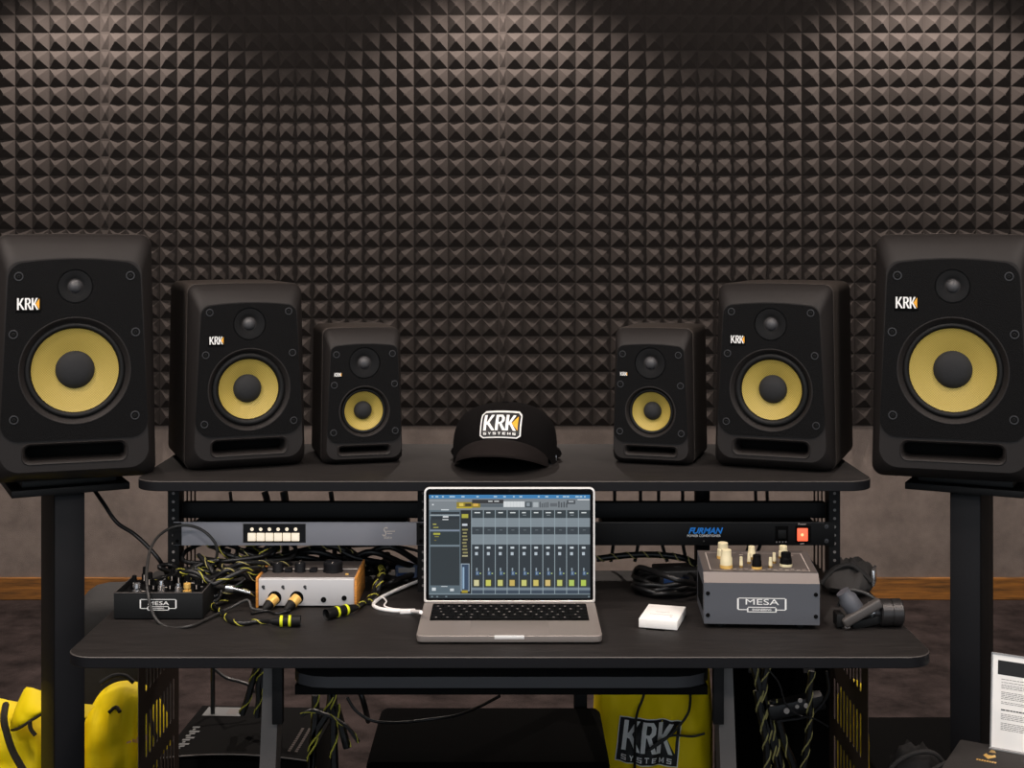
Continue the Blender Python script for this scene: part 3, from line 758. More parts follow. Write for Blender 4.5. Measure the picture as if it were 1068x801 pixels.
for px in (274.5, 295, 318):
    mb = MB(); mb.sheet(circ(.0028, ix(px), iz(612), 16), [circ(.0017, ix(px), iz(612), 16)], -.0006, .0005, INK); mb.box(ix(px)-.0006, ix(px)+.0032, -.0006, .0004, iz(614.5), iz(613.2), INK); mb.box(ix(px)-.0016, ix(px)+.0012, -.0007, .0004, iz(612.6), iz(611.4), INK); mb.done('channel_marking', itf, 0)
for px, py in ((286.5, 623.5), (309.5, 623.5)):
    mb = MB(); mb.lathe([(.0122,-.0002),(.0118,-.0012),(.0104,-.0014),(.01,.0)], DEEP, 24, at(ix(px), 0, iz(py))); mb.lathe([(.0102,-.0008),(.0003,-.0006)], DEEP, 24, at(ix(px), 0, iz(py))); mb.done('combo_jack', itf)
for px, py, r in ((337.5, 625.5, .005), (359, 623.8, .0046)):
    mb = MB(); mb.lathe([(r,-.0003),(r*.95,-.0015),(r*.6,-.0016),(r*.55,-.0002),(.0003,-.0001)], DEEP, 18, at(ix(px), 0, iz(py))); mb.done('small_jack', itf)
for px, y, r, hh in ((290, .052, .0098, .017), (313, .052, .0098, .017), (347.5, .055, .0178, .018)):
    mb = MB(); z = .0522; X = (px-CX)/FPX*(ic.y+y)-ic.x
    mb.lathe([(r*1.06,z),(r*1.06,z+.002),(r,z+.003),(r,z+hh-.002),(r*.9,z+hh),(.0003,z+hh+.0002)], EDGE, 12 if r > .012 else 24, at(X, y, 0, FRONT)); mb.box(X-.0007, X+.0007, y-r, y-r*.3, z+hh, z+hh+.0005, WHT2); mb.done('knob', itf)
for px in (275, 301, 327):
    X = (px-CX)/FPX*(ic.y+.055)-ic.x; mb = MB(); mb.box(X-.0065, X+.0065, .044, .064, .0522, .058, EDGE, bev=.001); mb.done('switch', itf)
X = (362-CX)/FPX*(ic.y+.03)-ic.x
mb = MB(); mb.box(X-.003, X+.003, .026, .032, .0522, .0545, GOLD, bev=.0006); mb.done('indicator_light', itf)
def plug(px, py, label):
    a = Vector((ix(px)+ic.x, ic.y-.0015, iz(py)+DESK)); dr = Vector((-.38, -.62, -.36)).normalized()
    M4 = at(*a) @ dr.to_track_quat('Y', 'Z').to_matrix().to_4x4()
    root = empty('audio_plug', a, 0, label, 'plug', 'gold plugs in the interface')
    I = Matrix.Translation(-a)
    mb = MB(); mb.lathe([(.0003,0),(.0096,0),(.0096,.016),(.009,.0165)], GOLD, 24, I @ M4); mb.done('sleeve', root)
    mb = MB(); mb.lathe([(.0094,.0158),(.0088,.019),(.0078,.025),(.005,.032),(.003,.035),(.0003,.035)], RUB, 20, I @ M4); mb.done('boot', root)
    return a+dr*.033
e1 = plug(287, 623.5, 'gold audio plug in the left jack of the silver interface')
e2 = plug(310, 623.5, 'gold audio plug in the second jack of the silver interface')

# grey preamp, right
mc = on(794.5, 656.5, DESK)
amp = empty('preamp_box', (mc.x, mc.y, DESK), -3, 'grey metal preamp with knobs on top and outlined badge, right of the white box', 'preamp')
hw, z0, z1, d = .0972, .0085, .0925, .135
mb = MB()
pr = [(0,z0),(0,z1-.0145),(.003,z1-.0125),(.016,z1+.0002),(d,z1+.009),(d,z0)]
mb.loft([[Vector((-hw, y, z)) for y, z in pr], [Vector((hw, y, z)) for y, z in pr]], GUN)
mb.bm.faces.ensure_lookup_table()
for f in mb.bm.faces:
    if len(f.verts) == 4 and all(v.co.z > z1-.015 and v.co.y < .017 for v in f.verts): f.material_index = mb.mi(M('gunmetal_lit_chamfer', (120,112,108), .5))  # chamfer coloured lighter to stand for light from above
mb.done('housing', amp, 25)
mb = MB(); sl = (.009)/(d-.006); nrm = .0006
def tp(x, y, dz=0): return Vector((x, y, z1+(y-.006)*sl+dz))
mb.loft([[tp(-hw+.001,.0165), tp(hw-.001,.0165), tp(hw-.001,d-.001), tp(-hw+.001,d-.001)], [tp(-hw+.001,.0165,nrm), tp(hw-.001,.0165,nrm), tp(hw-.001,d-.001,nrm), tp(-hw+.001,d-.001,nrm)]], GUNT); tpn = mb.done('top_panel', amp, 0)
mb = MB()
def strip(xa, ya, xb, yb, w_=.0012):
    dv = Vector((xb-xa, yb-ya, 0)).normalized(); nn = Vector((-dv.y, dv.x, 0))*w_/2
    mb.poly([tp(xa,ya,.001)-nn, tp(xb,yb,.001)-nn, tp(xb,yb,.001)+nn, tp(xa,ya,.001)+nn], WHT2)
strip(-.084,.022,-.055,.022); strip(-.02,.022,-.01,.022); strip(.02,.022,.084,.022); strip(-.084,.022,-.084,.12); strip(.084,.022,.084,.12); strip(-.084,.12,-.03,.12); strip(-.02,.12,.084,.12)
for k in range(14):
    x = -.055+k*.0098; strip(x, .026+(k%2)*.003, x+.006, .026+(k%2)*.003, .0022)
    if k % 3 == 0: strip(x, .11, x+.007, .11, .002)
mb.done('panel_marking', amp, 0)
def kn(x, y, r, hh, m, n=20, base=BRASS, kind='knob'):
    mb = MB(); z = z1+(y-.006)*sl+.0005
    mb.lathe([(r*1.05,z),(r*1.05,z+hh*.18)], base, n, at(x,y,0,FRONT))
    mb.lathe([(r,z+hh*.15),(r*.96,z+hh*.55),(r*.84,z+hh*.62),(r*.82,z+hh*.97),(r*.7,z+hh),(.0003,z+hh)], m, n, at(x,y,0,FRONT)); return mb.done(kind, amp, 30)
kn(-.056,.036,.0105,.032,CREAM,20,GOLD); kn(-.056,.09,.0105,.028,CREAM,20,GOLD); kn(-.006,.09,.007,.022,CREAM); kn(-.004,.034,.0085,.024,KEY,20,GOLD); kn(.048,.05,.0105,.024,KEY,8,CREAM); kn(.05,.095,.0085,.022,CREAM)
for x, y in ((-.03,.04),(-.014,.062),(.02,.04),(.03,.066)): kn(x, y, .0032, .018, CREAM, 10, BRASS, 'toggle_switch')
mb = MB(); badge_mesa(mb, lambda u, v: Vector((-.0415+u*.083, -.0005, .029+v*.0245)), WHT); bd = mb.done('badge', amp, 0)
mesa_text(bd, at(0, -.0004, .0415, FRONT), .0125, WHT, 1.0)
for sx in (-1, 1):
    for z in (.023, .06):
        mb = MB(); mb.lathe([(.0036,-.0002),(.003,-.0016),(.0012,-.0016),(.0003,-.0004)], DEEP, 14, at(sx*(hw-.0065), 0, z)); mb.done('screw', amp)
    for y in (.022, d-.022):
        mb = MB(); mb.lathe([(.0085,0),(.0095,.0085)], RUB, 16, at(sx*.068, y, 0, FRONT), True, True); mb.done('rubber_foot', amp)
mb = MB()
for k in range(10): mb.box(-hw-.0006, -hw+.0005, .02+k*.01, .025+k*.01, .025, .07, DEEP)
mb.done('side_vent', amp, 0)

# white card box
wc = on(684, 657.5, DESK)
wb = empty('card_box', (wc.x+.004, wc.y+.004, DESK), -16, 'small flat white card box lying in front of the black cable coil', 'box')
mb = MB(); mb.box(-.033, .033, 0, .096, .0015, .0165, PAPER, bev=.0008); mb.done('carton', wb)
mb = MB(); mb.box(-.012,.012,.05,.0506,.0165,.0167,LABEL); mb.box(-.02,.02,.035,.0356,.0165,.0167,LABEL); mb.box(.016,.02,.025,.027,.0165,.0168,TXT); mb.done('fine_print', wb, 0)
mb = MB(); mb.box(-.02, .012, -.004, .004, 0, .0016, DEEP); mb.done('pull_tab', wb, 0)

# small devices behind
def brick(name, px, py, hx, hy, hz, rz, m, label, cat, stripe=None):
    c = on(px, py, DESK); root = empty(name, (c.x, c.y, DESK), rz, label, cat)
    mb = MB(); mb.box(-hx, hx, -hy, hy, .0, hz, m, bev=.004, seg=3); mb.done('housing', root)
    if stripe: mb = MB(); mb.box(-hx*.8, hx*.1, -hy-.0008, -hy+.002, hz*.2, hz*.55, stripe, bev=.0003); mb.done('port_strip', root)
    return root
br = brick('power_adapter', 706, 607, .043, .032, .03, 8, M('black_adapter_plastic', (36,35,35), .5), 'black power adapter with blue stripe on the cable coil, left of the grey preamp box', 'adapter', BLUED)
mb = MB(); mb.box(-.006, .008, -.004, .004, .03, .0302, TXT); mb.done('logo_print', br, 0)
br = brick('usb_hub', 424, 601, .022, .02, .026, 5, M('blue_grey_plastic', (96,110,140), .5), 'small blue-grey device on the desk between the interface and the laptop', 'usb device', BLUED)
mb = MB(); mb.box(-.016, .016, -.021, -.0195, .012, .022, WHT2, bev=.0004); mb.done('face_label', br, 0)

# ------------------------------------------------------------------ cables on the desk
def cable(label, pts, r, m=None, group=None, tracer=None, pitch=.03, name='cable', smooth=6, cat='cable', n=8, twin=False):
    m = m or CBLK; pts = [Vector(p) for p in pts]
    root = empty(name, pts[0], 0, label, cat, group); I = pts[0]
    mb = MB(); mb.tube([p-I for p in pts], r, m, n, smooth); mb.done('jacket', root, 60)
    if tracer:
        mb = MB(); mb.helix([p-I for p in pts], r*.96, r*.24, pitch, tracer, 0, smooth); mb.helix([p-I for p in pts], r*.96, r*.24, pitch*1.03, tracer, 3.0, smooth) if twin else None; mb.done('tracer_thread', root, 60)
    return root
D = lambda px, py, h=.004: on(px, py, DESK+h)
cable('thin dark grey lead looping in a ring over the black pedal', [e1, e1+Vector((-.02,-.005,.004)), D(258,626,.02), D(240,634,.008), D(215,646,.004), D(198,653,.004), P(176,654.5,2.31), P(161,643,2.33), P(154,617,2.345), P(153.5,590,2.40), P(160,566,2.46), P(176,551.5,2.50), P(196,548,2.51), P(214,555,2.50), P(225.5,569,2.50), P(225,584,2.51), P(217,592,2.53), P(200,594,2.56), P(180,592,2.60)], .0027, CGRY)
cable('thin black lead running from the second gold plug to the tangle', [e2, e2+Vector((-.008,-.012,-.006)), D(302,637,.004), D(289,640,.003), D(278,637,.003), D(262,640,.003)], .0024)
def xlr(label, a, b, tail, group):
    """a black connector with two neon bands from a (mouth) to b, cable on from b"""
    a, b = Vector(a), Vector(b); dr = (b-a).normalized(); L = (b-a).length
    root = empty('xlr_cable', a, 0, label, 'cable', group)
    M4 = dr.to_track_quat('Y', 'Z').to_matrix().to_4x4()
    mb = MB(); mb.lathe([(.0075,.004),(.0085,.002),(.0095,0),(.0097,.018),(.0088,.02),(.0088,L*.72),(.0075,L*.8),(.0055,L),(.0035,L+.004)], RUB, 24, M4)
    mb.lathe([(.0075,.004),(.0003,.006)], DEEP, 24, M4); cn = mb.done('connector', root, 35)
    for t in (.32, .62):
        mb = MB(); mb.lathe([(.0094,L*t),(.0097,L*t+.0005),(.0097,L*t+.0045),(.0094,L*t+.005)], YEL, 24, M4); mb.done('tape_band', cn, 35)
    pts = [b-a]+[Vector(p)-a for p in tail]
    mb = MB(); mb.tube(pts, .0042, CBLK, 8); mb.done('jacket', root, 60)
    mb = MB(); mb.helix(pts, .0042, .0009, .04, TRAC); mb.done('tracer_thread', root, 60)
xlr('black microphone cable connector with two neon bands lying left in front of the silver interface', D(313.5,647.5,.010), D(284,648,.010), [D(270,648,.005), D(252,650,.005), D(240,647,.005), D(231,638,.006), D(222,632,.005), D(226,624,.006), D(240,617,.02)], 'microphone cable connectors')
xlr('black microphone cable connector with two neon bands lying right in front of the silver interface', D(340,641,.010), D(371,633.5,.010), [D(380,628,.005), D(388,621,.01), D(391,612,.02), D(395,604,.03), D(399,594,.03)], 'microphone cable connectors')
# the tangle between the pedal and the interface
TG = 'tangled cables behind the interface'
for k in range(12):
    c = Vector((-.56+random.uniform(-.045,.06), 2.50+random.uniform(-.06,.07), DESK))
    pts = []; ph = random.uniform(0, 6.28); rr = random.uniform(.045,.085); hh = .006+.0062*k
    for i in range(13):
        a = ph+i*random.uniform(.55,.75)
        pts.append((c.x+rr*math.cos(a)*(1.1+.3*math.sin(i)), c.y+rr*.75*math.sin(a), DESK+max(.006, hh+.012*math.sin(i*1.7+k))))
    cable('black cable with pale and yellow tracer, in the tangle between pedal and interface', pts, .0043, CBLK, TG, (TRAC, TRACW, None, TRAC, TRACG, TRAC, None, TRACW)[k % 8], .045)
for k in range(6):
    x0 = -.47+k*.035; pts = [(x0-.08, 2.60+.01*k, DESK+.02+.01*(k%3)), (x0, 2.62, DESK+.035+.012*(k%4)), (x0+.06, 2.60, DESK+.05+.01*(k%3)), (x0+.12, 2.63, DESK+.03), (x0+.16, 2.66, DESK+.012)]
    cable('black cable bunched on the desk behind the silver interface', pts, .006, CBLK, 'cables bunched behind the interface', TRACW if k == 2 else None)
for pts, r, col, lab in (([D(217,613,.03), D(228,612,.035), D(236,613,.036)], .0045, CGRY, 'dark grey jack plug pointing right out of the tangle beside the pedal'),):
    root = empty('jack_plug', pts[0], 0, lab, 'plug'); I = pts[0]
    mb = MB(); mb.tube([p-I for p in pts], .0048, CGRY, 12); mb.done('barrel', root, 60)
    mb = MB(); e = pts[-1]-I; mb.tube([e, e+Vector((.014,-.002,-.001))], .0062, CHROME, 12, 1); mb.tube([e+Vector((.014,-.002,-.001)), e+Vector((.045,-.006,-.008))], .0028, CHROME, 10, 1); mb.done('tip', root, 60)
# right of the interface
cable('thick black cable with yellow tracer rising beside the wooden side of the interface', [D(384,628,.006), D(393,618,.012), D(397,606,.03), D(399,596,.035), D(396,589,.02), D(402,584,.012)], .005, CBLK, None, TRAC)
cable('black cable with an upright connector end behind the interface', [D(402,600,.01), D(404,590,.03), P(404,584,2.66), P(402.5,578,2.66)], lambda t: .005+.004*(t > .6), CBLK)
for k, (p0, p1, p2, p3) in enumerate((((372,600),(392,597),(408,603),(425,606)), ((395,612),(410,606),(425,601),(436,597)), ((380,596),(398,592),(420,592),(438,596)))):
    cable('black cable lying between the interface and the laptop', [D(*p0), D(*p1, .012+.006*k), D(*p2, .010), D(*p3)], .0055, CBLK, 'black cables left of the laptop')
cable('thin black cable hanging under the rack preamp right of the interface', [P(362,570,2.64), P(374,579,2.63), P(383,588,2.62), P(390,597,2.60)], .0026, CBLK)
cable('long black cable sagging under the left rack bay', [P(336,573,2.66), P(362,570,2.66), P(392,569,2.66), P(420,571,2.66), P(440,576,2.66)], .003, CBLK)
cable('white charging cable looping from the left side of the laptop', [P(439,638.5,2.30), D(428,637.5,.003), D(410,637,.003), D(395,634.5,.003), D(389.5,630.5,.003), D(396,624,.003), D(410,617,.005), D(424,611,.006), D(438,605.5,.006)], .0034, WPL)
wl = D(424,637.6,.0042); wp = empty('charging_plug', wl, 4, 'white charging plug at the left side of the laptop', 'plug')
mb = MB(); mb.box(-.012, .016, -.0045, .0045, -.004, .004, WPL, bev=.002, seg=3); mb.done('housing', wp); mb = MB(); mb.box(.016, .022, -.003, .003, -.0015, .0015, CHROME, bev=.0008); mb.done('tip', wp)
cable('thin white lead curling beside the charging cable', [D(398,622,.004), D(403,627,.004), D(401,632,.004), D(410,635,.003), D(424,636,.003)], .0016, WPL)
# coil right of the laptop
pts = []; cc = D(693,617,0)
for i in range(50):
    a = i*.62+.3; t = i/49
    pts.append((cc.x+.002+(.056+.008*math.sin(i*.9))*math.cos(a), cc.y+.005+(.062+.010*math.sin(i*1.3))*math.sin(a), DESK+.006+.020*t+.004*math.sin(i*2.1)))
cable('black cable coiled behind the white card box', pts, .0045, CBLK, smooth=4)
cable('black cable with pale tracer lying behind the coil', [P(622,583,2.63), P(645,580,2.63), P(668,578.5,2.63), P(690,579,2.63), P(712,582,2.62), P(726,588,2.60)], .0062, CBLK, None, TRACW)
cable('black cable lying across the top of the coil', [D(662,597,.02), D(668,592,.045), D(690,599,.05), D(708,605,.045), D(724,609,.03)], .0055, CBLK)
for i, (x0, x1, x2) in enumerate(((641,640,637), (668,666,662), (687,690,696), (712,712,716), (788,782,776), (800,794,786))):
    cable('black lead hanging behind the right rack bay, %s' % ('just right of the laptop', 'left of the coil', 'above the adapter', 'beside the rear post', 'above the grey preamp box', 'right above the grey preamp box')[i],
          [P(x0,512,2.72), P(x0,540,2.72), P(x1,565,2.72), P(x2,586,2.71)], .0035, CBLK, 'leads hanging behind the right rack bay', n=6)
for i, (x0, x1) in enumerate(((240,246), (276,262), (345,348), (296,297))):
    cable('black lead hanging behind the left rack bay, %s' % ('nearest the left rail', 'behind the lit buttons', 'left of the preamp lettering', 'right of the lit buttons')[i],
          [P(x0,513,2.72), P(x0+2,530,2.72), P(x1,560,2.72), P(x1+2,588,2.71)], (.0035,.007,.005,.008)[i], CBLK, 'leads hanging behind the left rack bay', n=6)
cable('black speaker lead hanging from the left stand to the desk', [P(99,512,2.62), P(108,525,2.60), P(122,545,2.58), P(140,557,2.56), P(156,572,2.55), P(168,587,2.55), D(176,604,.004)], .0038, CBLK)

# clamp, pouch and canister at the right end
pcn = D(893, 622, 0)
pouch = empty('cable_pouch', (pcn.x+.0, pcn.y+.05, DESK), -20, 'dark grey soft pouch lying behind the right rack rail', 'pouch')
def pillow(name, parent, W, Dp, H, m, amp=.012, f=9, nx=16, ny=12, seed=0, mat=None):
    mb = MB(); rows = {}
    for sgn in (1, -1):
        for j in range(ny+1):
            for i in range(nx+1):
                u, v = -1+2*i/nx, -1+2*j/ny
                edge = (i in (0,nx) or j in (0,ny))
                if sgn < 0 and edge: rows[(sgn,i,j)] = rows[(1,i,j)]; continue
                t = ((1-abs(u)**3)*(1-abs(v)**3))**.5
                kx = W*u*math.sqrt(1-.35*v*v*abs(u)); ky = Dp*v*math.sqrt(1-.35*u*u*abs(v))
                nz = amp*noise.noise(Vector((u*f*.3+seed, v*f*.3, sgn*3)))
                z = H*.35+(H*.65*t+nz*t if sgn > 0 else -H*.35*t)
                p = Vector((kx, ky, z))
                rows[(sgn,i,j)] = mb.bm.verts.new(mat @ p if mat is not None else p)
        for j in range(ny):
            for i in range(nx):
                mb.face([rows[(sgn,i,j)], rows[(sgn,i+1,j)], rows[(sgn,i+1,j+1)], rows[(sgn,i,j+1)]], m)
    return mb.done(name, parent, 70)
pillow('fabric_body', pouch, .048, .075, .05, NYLG, .02, 12)
mb = MB(); mb.tube([(-.045,-.055,.02), (-.02,-.05,.048), (.01,-.045,.056), (.045,-.05,.03)], .005, NYL, 8); mb.done('strap', pouch)
mb = MB(); mb.box(.044, .05, -.045, .0, .02, .05, CHROME, bev=.002); mb.done('buckle', pouch)
clc = D(897, 655, 0)
clamp = empty('desk_clamp', (clc.x, clc.y, DESK), 0, 'black screw clamp with grey spindle and cross bar at the right end of the desk', 'clamp')
RT = Matrix.Rotation(R(-35), 4, 'Y')
mb = MB(); mb.lathe([(.0145,.004),(.016,.006),(.016,.036),(.012,.042),(.012,.05)], GUN, 24, at(0,.004,.020, RT @ Matrix.Rotation(R(90), 4, 'X')), True, True); mb.done('spindle', clamp)
mb = MB(); mb.box(-.037, .037, -.012, .006, .002, .018, STEELG, bev=.004, seg=3, mat=at(.006,-.006,.02, Matrix.Rotation(R(-30), 4, 'Y'))); mb.done('cross_bar', clamp)
mb = MB(); mb.box(-.024, .036, -.002, .03, .001, .016, RUB, bev=.003, mat=at(.012,.0,.0, Matrix.Rotation(R(-14), 4, 'Y'))); mb.box(-.042, -.028, -.01, .02, .003, .026, RUB, bev=.003); mb.box(-.030,-.020,-.016,-.010,.003,.012, CHROME, bev=.002); mb.done('jaw', clamp)
cable('grey lead arching over the desk clamp', [clc+Vector((-.03,.03,.03)), clc+Vector((-.018,.02,.058)), clc+Vector((.008,.01,.058)), clc+Vector((.03,.005,.045)), clc+Vector((.048,.0,.028))], .003, CGRY)
cnc = D(932, 656.5, 0)
can = empty('metal_canister', (cnc.x, cnc.y, DESK), 0, 'black grooved metal cylinder lying at the right edge of the desk', 'canister')
mb = MB(); mb.lathe([(.0003,-.0185),(.021,-.0185),(.0232,-.0165),(.0232,-.0005),(.022,.0),(.022,.0018),(.0232,.0024),(.0232,.018),(.021,.0205),(.012,.0205),(.011,.029),(.0003,.029)], M('anodised_black', (52,50,50), .35, metal=.5), 36, at(0, .02, .0236, Matrix.Rotation(R(92), 4, 'Z'))); mb.done('barrel', can, 35)
mb = MB(); mb.lathe([(.008,0),(.008,.012),(.0003,.012)], CHROME, 16, at(-.028,.02,.0236, Matrix.Rotation(R(90), 4, 'Z'))); mb.done('stud', can, 35)
cable('black lead lying behind the canister towards the right stand', [D(950,640,.004)+Vector((.02,.12,0)), D(905,628,.02), D(925,634,.012), D(942,640,.006)][1:], .0035, CBLK)

# ------------------------------------------------------------------ under the desk
def bag(loc, rz, W, H, T, label, seed, lean=0, rnd=0):
    """upright soft bag: returns root and a function giving the front surface"""
    root = empty('yellow_bag', loc, rz, label, 'bag', None)
    def surf(u, v, sgn):
        t = ((1-abs(u)**3.5)*(1-abs(v)**4))**.5
        cr = .35*abs(u)**2*abs(v)**2 if v > 0 else 0
        vp = max(0, v); x = W*u*(1-cr*.5)*(1-.06*vp)*math.sqrt(1-.55*rnd*vp**4); z = H/2+H/2*v*(1-cr*.35)-rnd*H*.10*u*u*vp*vp
        nz = .022*noise.noise(Vector((u*2.1+seed, v*3.1, sgn)))+.012*noise.noise(Vector((u*6+seed, v*7, sgn*2)))
        return Vector((x, sgn*(T*t*(1+.25*(-v) if v < 0 else 1)+nz*t)+lean*z, z))
    mb = MB(); nx, nz_ = 26, 30; G = {}
    for sgn in (-1, 1):
        for j in range(nz_+1):
            for i in range(nx+1):
                if sgn > 0 and (i in (0, nx) or j in (0, nz_)): G[(1,i,j)] = G[(-1,i,j)]; continue
                G[(sgn,i,j)] = mb.bm.verts.new(surf(-1+2*i/nx, -1+2*j/nz_, sgn))
        for j in range(nz_):
            for i in range(nx): mb.face([G[(sgn,i,j)], G[(sgn,i+1,j)], G[(sgn,i+1,j+1)], G[(sgn,i,j+1)]], YBAG)
    mb.done('fabric_body', root, 80)
    return root, surf
c = P(672, 801, 2.78)
r, sf = bag((.314, 3.02, 0), 0, .134, .62, .055, 'yellow bag with large black logo, standing under the right half of the desk', 1)
# printed logo, tilted a little
lc, lw, lh, la = P(676.5, 773, 2.965), .069, .050, R(-6.5)
def on_bag(x, z, off):
    xr = x*math.cos(la)-z*math.sin(la)+lc.x-.314; zr = x*math.sin(la)+z*math.cos(la)+lc.z
    u, v = xr/.134, (zr-.31)/.31
    p = sf(u, v, -1); return Vector((xr, p.y-off, zr))
def print_sheet(name, hw, hh, m, off, parent):
    mb = MB(); n = 30; g = [[mb.bm.verts.new(on_bag(-hw+2*hw*i/n, -hh+2*hh*j/n, off)) for i in range(n+1)] for j in range(n+1)]
    for j in range(n):
        for i in range(n): mb.face([g[j][i], g[j][i+1], g[j+1][i+1], g[j+1][i]], m)
    return mb.done(name, parent, 60)
lg = print_sheet('logo_print', lw, lh, WHT, .002, r); print_sheet('logo_field', lw-.0022, lh-.0022, INK, .0026, lg)
mb = MB(); krk(mb, lambda u, v, z: on_bag(-lw*.88+u*lw*1.76, -lh*.46+v*lh*1.32, .0062+z*.004), WHT, YBAG, WHT, sub=2); mb.done('lettering', lg, 0)['label'] = 'pale letters on black field'
def bagpt(px, py): 
    p = P(px, py, 2.945); return p
cable('black cord hanging down over the yellow logo bag, the left one', [bagpt(672,716), bagpt(671,727), bagpt(664,746), bagpt(662.5,770), bagpt(662,801), bagpt(662,840)], .0028, CBLK)
cable('black cord looping across the yellow logo bag to its right edge', [bagpt(719,716), bagpt(720,730), bagpt(717,745), bagpt(704,762), bagpt(690,774), bagpt(676,783), bagpt(690,772), bagpt(703,767), bagpt(722,768), bagpt(735,765)], .0028, CBLK)
# bags at the left
r, sf2 = bag((-.827, 2.90, 0), 4, .103, .455, .07, 'yellow backpack with rounded top, between the left stand and the slotted desk side', 5, 0, .45)
mb = MB(); mb.tube([sf2(.55, .99, -1)+Vector((0,-.01,0)), sf2(.72, .75, -1)+Vector((0,-.006,0)), sf2(.82, .45, -1)+Vector((0,-.006,0)), sf2(.86, .1, -1)+Vector((0,-.006,0))], .0045, YDK, 6); mb.tube([sf2(-.25, .80, -1)+Vector((0,-.004,0)), sf2(-.12, .83, -1)+Vector((0,-.005,0)), sf2(.0, .80, -1)+Vector((0,-.004,0))], .004, YDK, 6); mb.done('zipper', r)
mb = MB()
for (x, z, w_, h_) in ((.026,.345,.010,.008),(.038,.348,.014,.013),(.054,.355,.012,.012),(.05,.367,.006,.010),(.014,.342,.010,.006)):
    pp = [sf2((x+a)/.103, (z+b-.2275)/.2275, -1)+Vector((0,-.003,0)) for a, b in ((0,0),(w_,.002),(w_,h_),(0,h_-.002))]; mb.poly(pp, PINK)
mb.done('faded_print', r, 0)
mb = MB(); mb.tube([(-.05,-.02,.457), (-.025,-.015,.47), (.0,-.015,.47), (.02,-.02,.457)], .005, NYL, 8); mb.done('grab_handle', r)
LB = Vector((-1.075, 2.80, 0))
r, sf3 = bag(LB, 0, .14, .452, .07, 'yellow backpack with folded flap, left of the left speaker stand', 9, 0, .6)
mb = MB(); n = 24
def interp(tab, x):
    for (a, b), (c_, d_) in zip(tab, tab[1:]):
        if a <= x <= c_: return b+(d_-b)*(x-a)/(c_-a)
    return tab[-1][1]
TOPC = [(4,748),(8,735),(14,729),(22,727.5),(32,730),(46,734.5),(70,744),(84,752)]
BOTC = [(4,768),(8,766),(14,763),(22,758),(32,751),(46,742.5),(70,750),(84,756)]
G = []
for off in (0, .004):
    rows = []
    for j in range(11):
        v = j/10; row = []
        for i in range(n+1):
            px = 4+80*i/n; py = interp(TOPC, px)*(1-v)+interp(BOTC, px)*v
            p = P(px, py, 2.695)-LB; p.y += .05*(1-v)**2-.012*math.sin(v*3.1)+.006*noise.noise(Vector((px*.09, py*.12, 2)))+off+.04*(abs(i/n-.5)*2)**3
            row.append(mb.bm.verts.new(p))
        rows.append(row)
    G.append(rows)
for s_ in range(2):
    for j in range(10):
        for i in range(n): mb.face([G[s_][j][i], G[s_][j][i+1], G[s_][j+1][i+1], G[s_][j+1][i]], YBAG)
for i in range(n): mb.face([G[0][10][i], G[0][10][i+1], G[1][10][i+1], G[1][10][i]], YBAG); mb.face([G[0][0][i], G[0][0][i+1], G[1][0][i+1], G[1][0][i]], YBAG)
fl = mb.done('flap', r, 70)
mb = MB(); mb.tube([P(px, interp(BOTC, px)+.8, 2.692)-LB+Vector((0,.04*(abs((px-4)/80-.5)*2)**3,0)) for px in range(5, 84, 4)], .003, YDK, 6, 2); mb.done('flap_trim', fl)
mb = MB(); mb.tube([P(x, y, Y)-LB for x, y, Y in ((6,735,2.74),(4,750,2.69),(8,768,2.68),(14,785,2.68),(26,806,2.68),(40,830,2.69))], .007, YDK, 8); mb.done('shoulder_strap', r)
mb = MB(); mb.tube([P(x, y, Y)-LB for x, y, Y in ((31,752,2.68),(32,760,2.68),(37,767,2.68))], .0045, YDK, 6); mb.done('flap_strap', r)
# yellow bag seen through the right slotted panel
r, _ = bag((.744, 2.96, 0), 0, .036, .44, .04, 'narrow yellow bag seen through the slots of the right desk side', 13)
# black duffels and cases
def case(name, x0, x1, y0, y1, z0, z1, rz, label, cat, m=TOLEX, bev=.012, latch=True, lip=True):
    root = empty(name, ((x0+x1)/2, (y0+y1)/2, z0), rz, label, cat); w_, d_, h_ = (x1-x0)/2, (y1-y0)/2, z1-z0
    mb = MB(); mb.box(-w_, w_, -d_, d_, 0.0, h_, m, bev=bev, seg=4); mb.done('body', root, 40)
    if lip: mb = MB(); mb.box(-w_-.0012, w_+.0012, -d_-.0012, d_+.0012, h_*.82, h_*.82+.004, EDGE, bev=.001); mb.done('lid_seam', root)
    if latch:
        for s in (-1, 1):
            mb = MB(); mb.box(s*w_*.55-.012, s*w_*.55+.012, -d_-.004, -d_+.001, h_*.72, h_*.9, STEELG, bev=.001); mb.done('latch', root)
    return root
sub = empty('subwoofer', (-.046, 2.75, 0), 0, 'black floor subwoofer cabinet standing under the keyboard tray', 'subwoofer')
mb = MB()
o = rrect(.235, .235, .0, .392, .012, 5)
mb.loft([[Vector((p[0]*k, y, .004+(p[1])*1.0)) for p in o] for k, y in ((.985, .15), (1, .14), (1, -.14), (.99, -.149))], TOLEX); mb.done('cabinet', sub, 40)
mb = MB(); mb.box(-.226, .226, -.162, -.1495, .012, .384, EDGE, bev=.003); mb.done('front_grille', sub)
for sx in (-.2, .2):
    for y in (-.11, .11):
        mb = MB(); mb.lathe([(.014,0),(.016,.0045)], RUB, 16, at(sx, y, 0, FRONT), True, True); mb.done('rubber_foot', sub)
cable('black lead running over the top of the subwoofer', [P(362,727,2.6), P(370,740,2.6), P(384,750,2.6), P(400,753.5,2.61), P(425,753,2.64), P(450,750,2.66), P(475,746.5,2.64), P(498,738,2.6), P(521,726,2.56)], .003, CBLK)
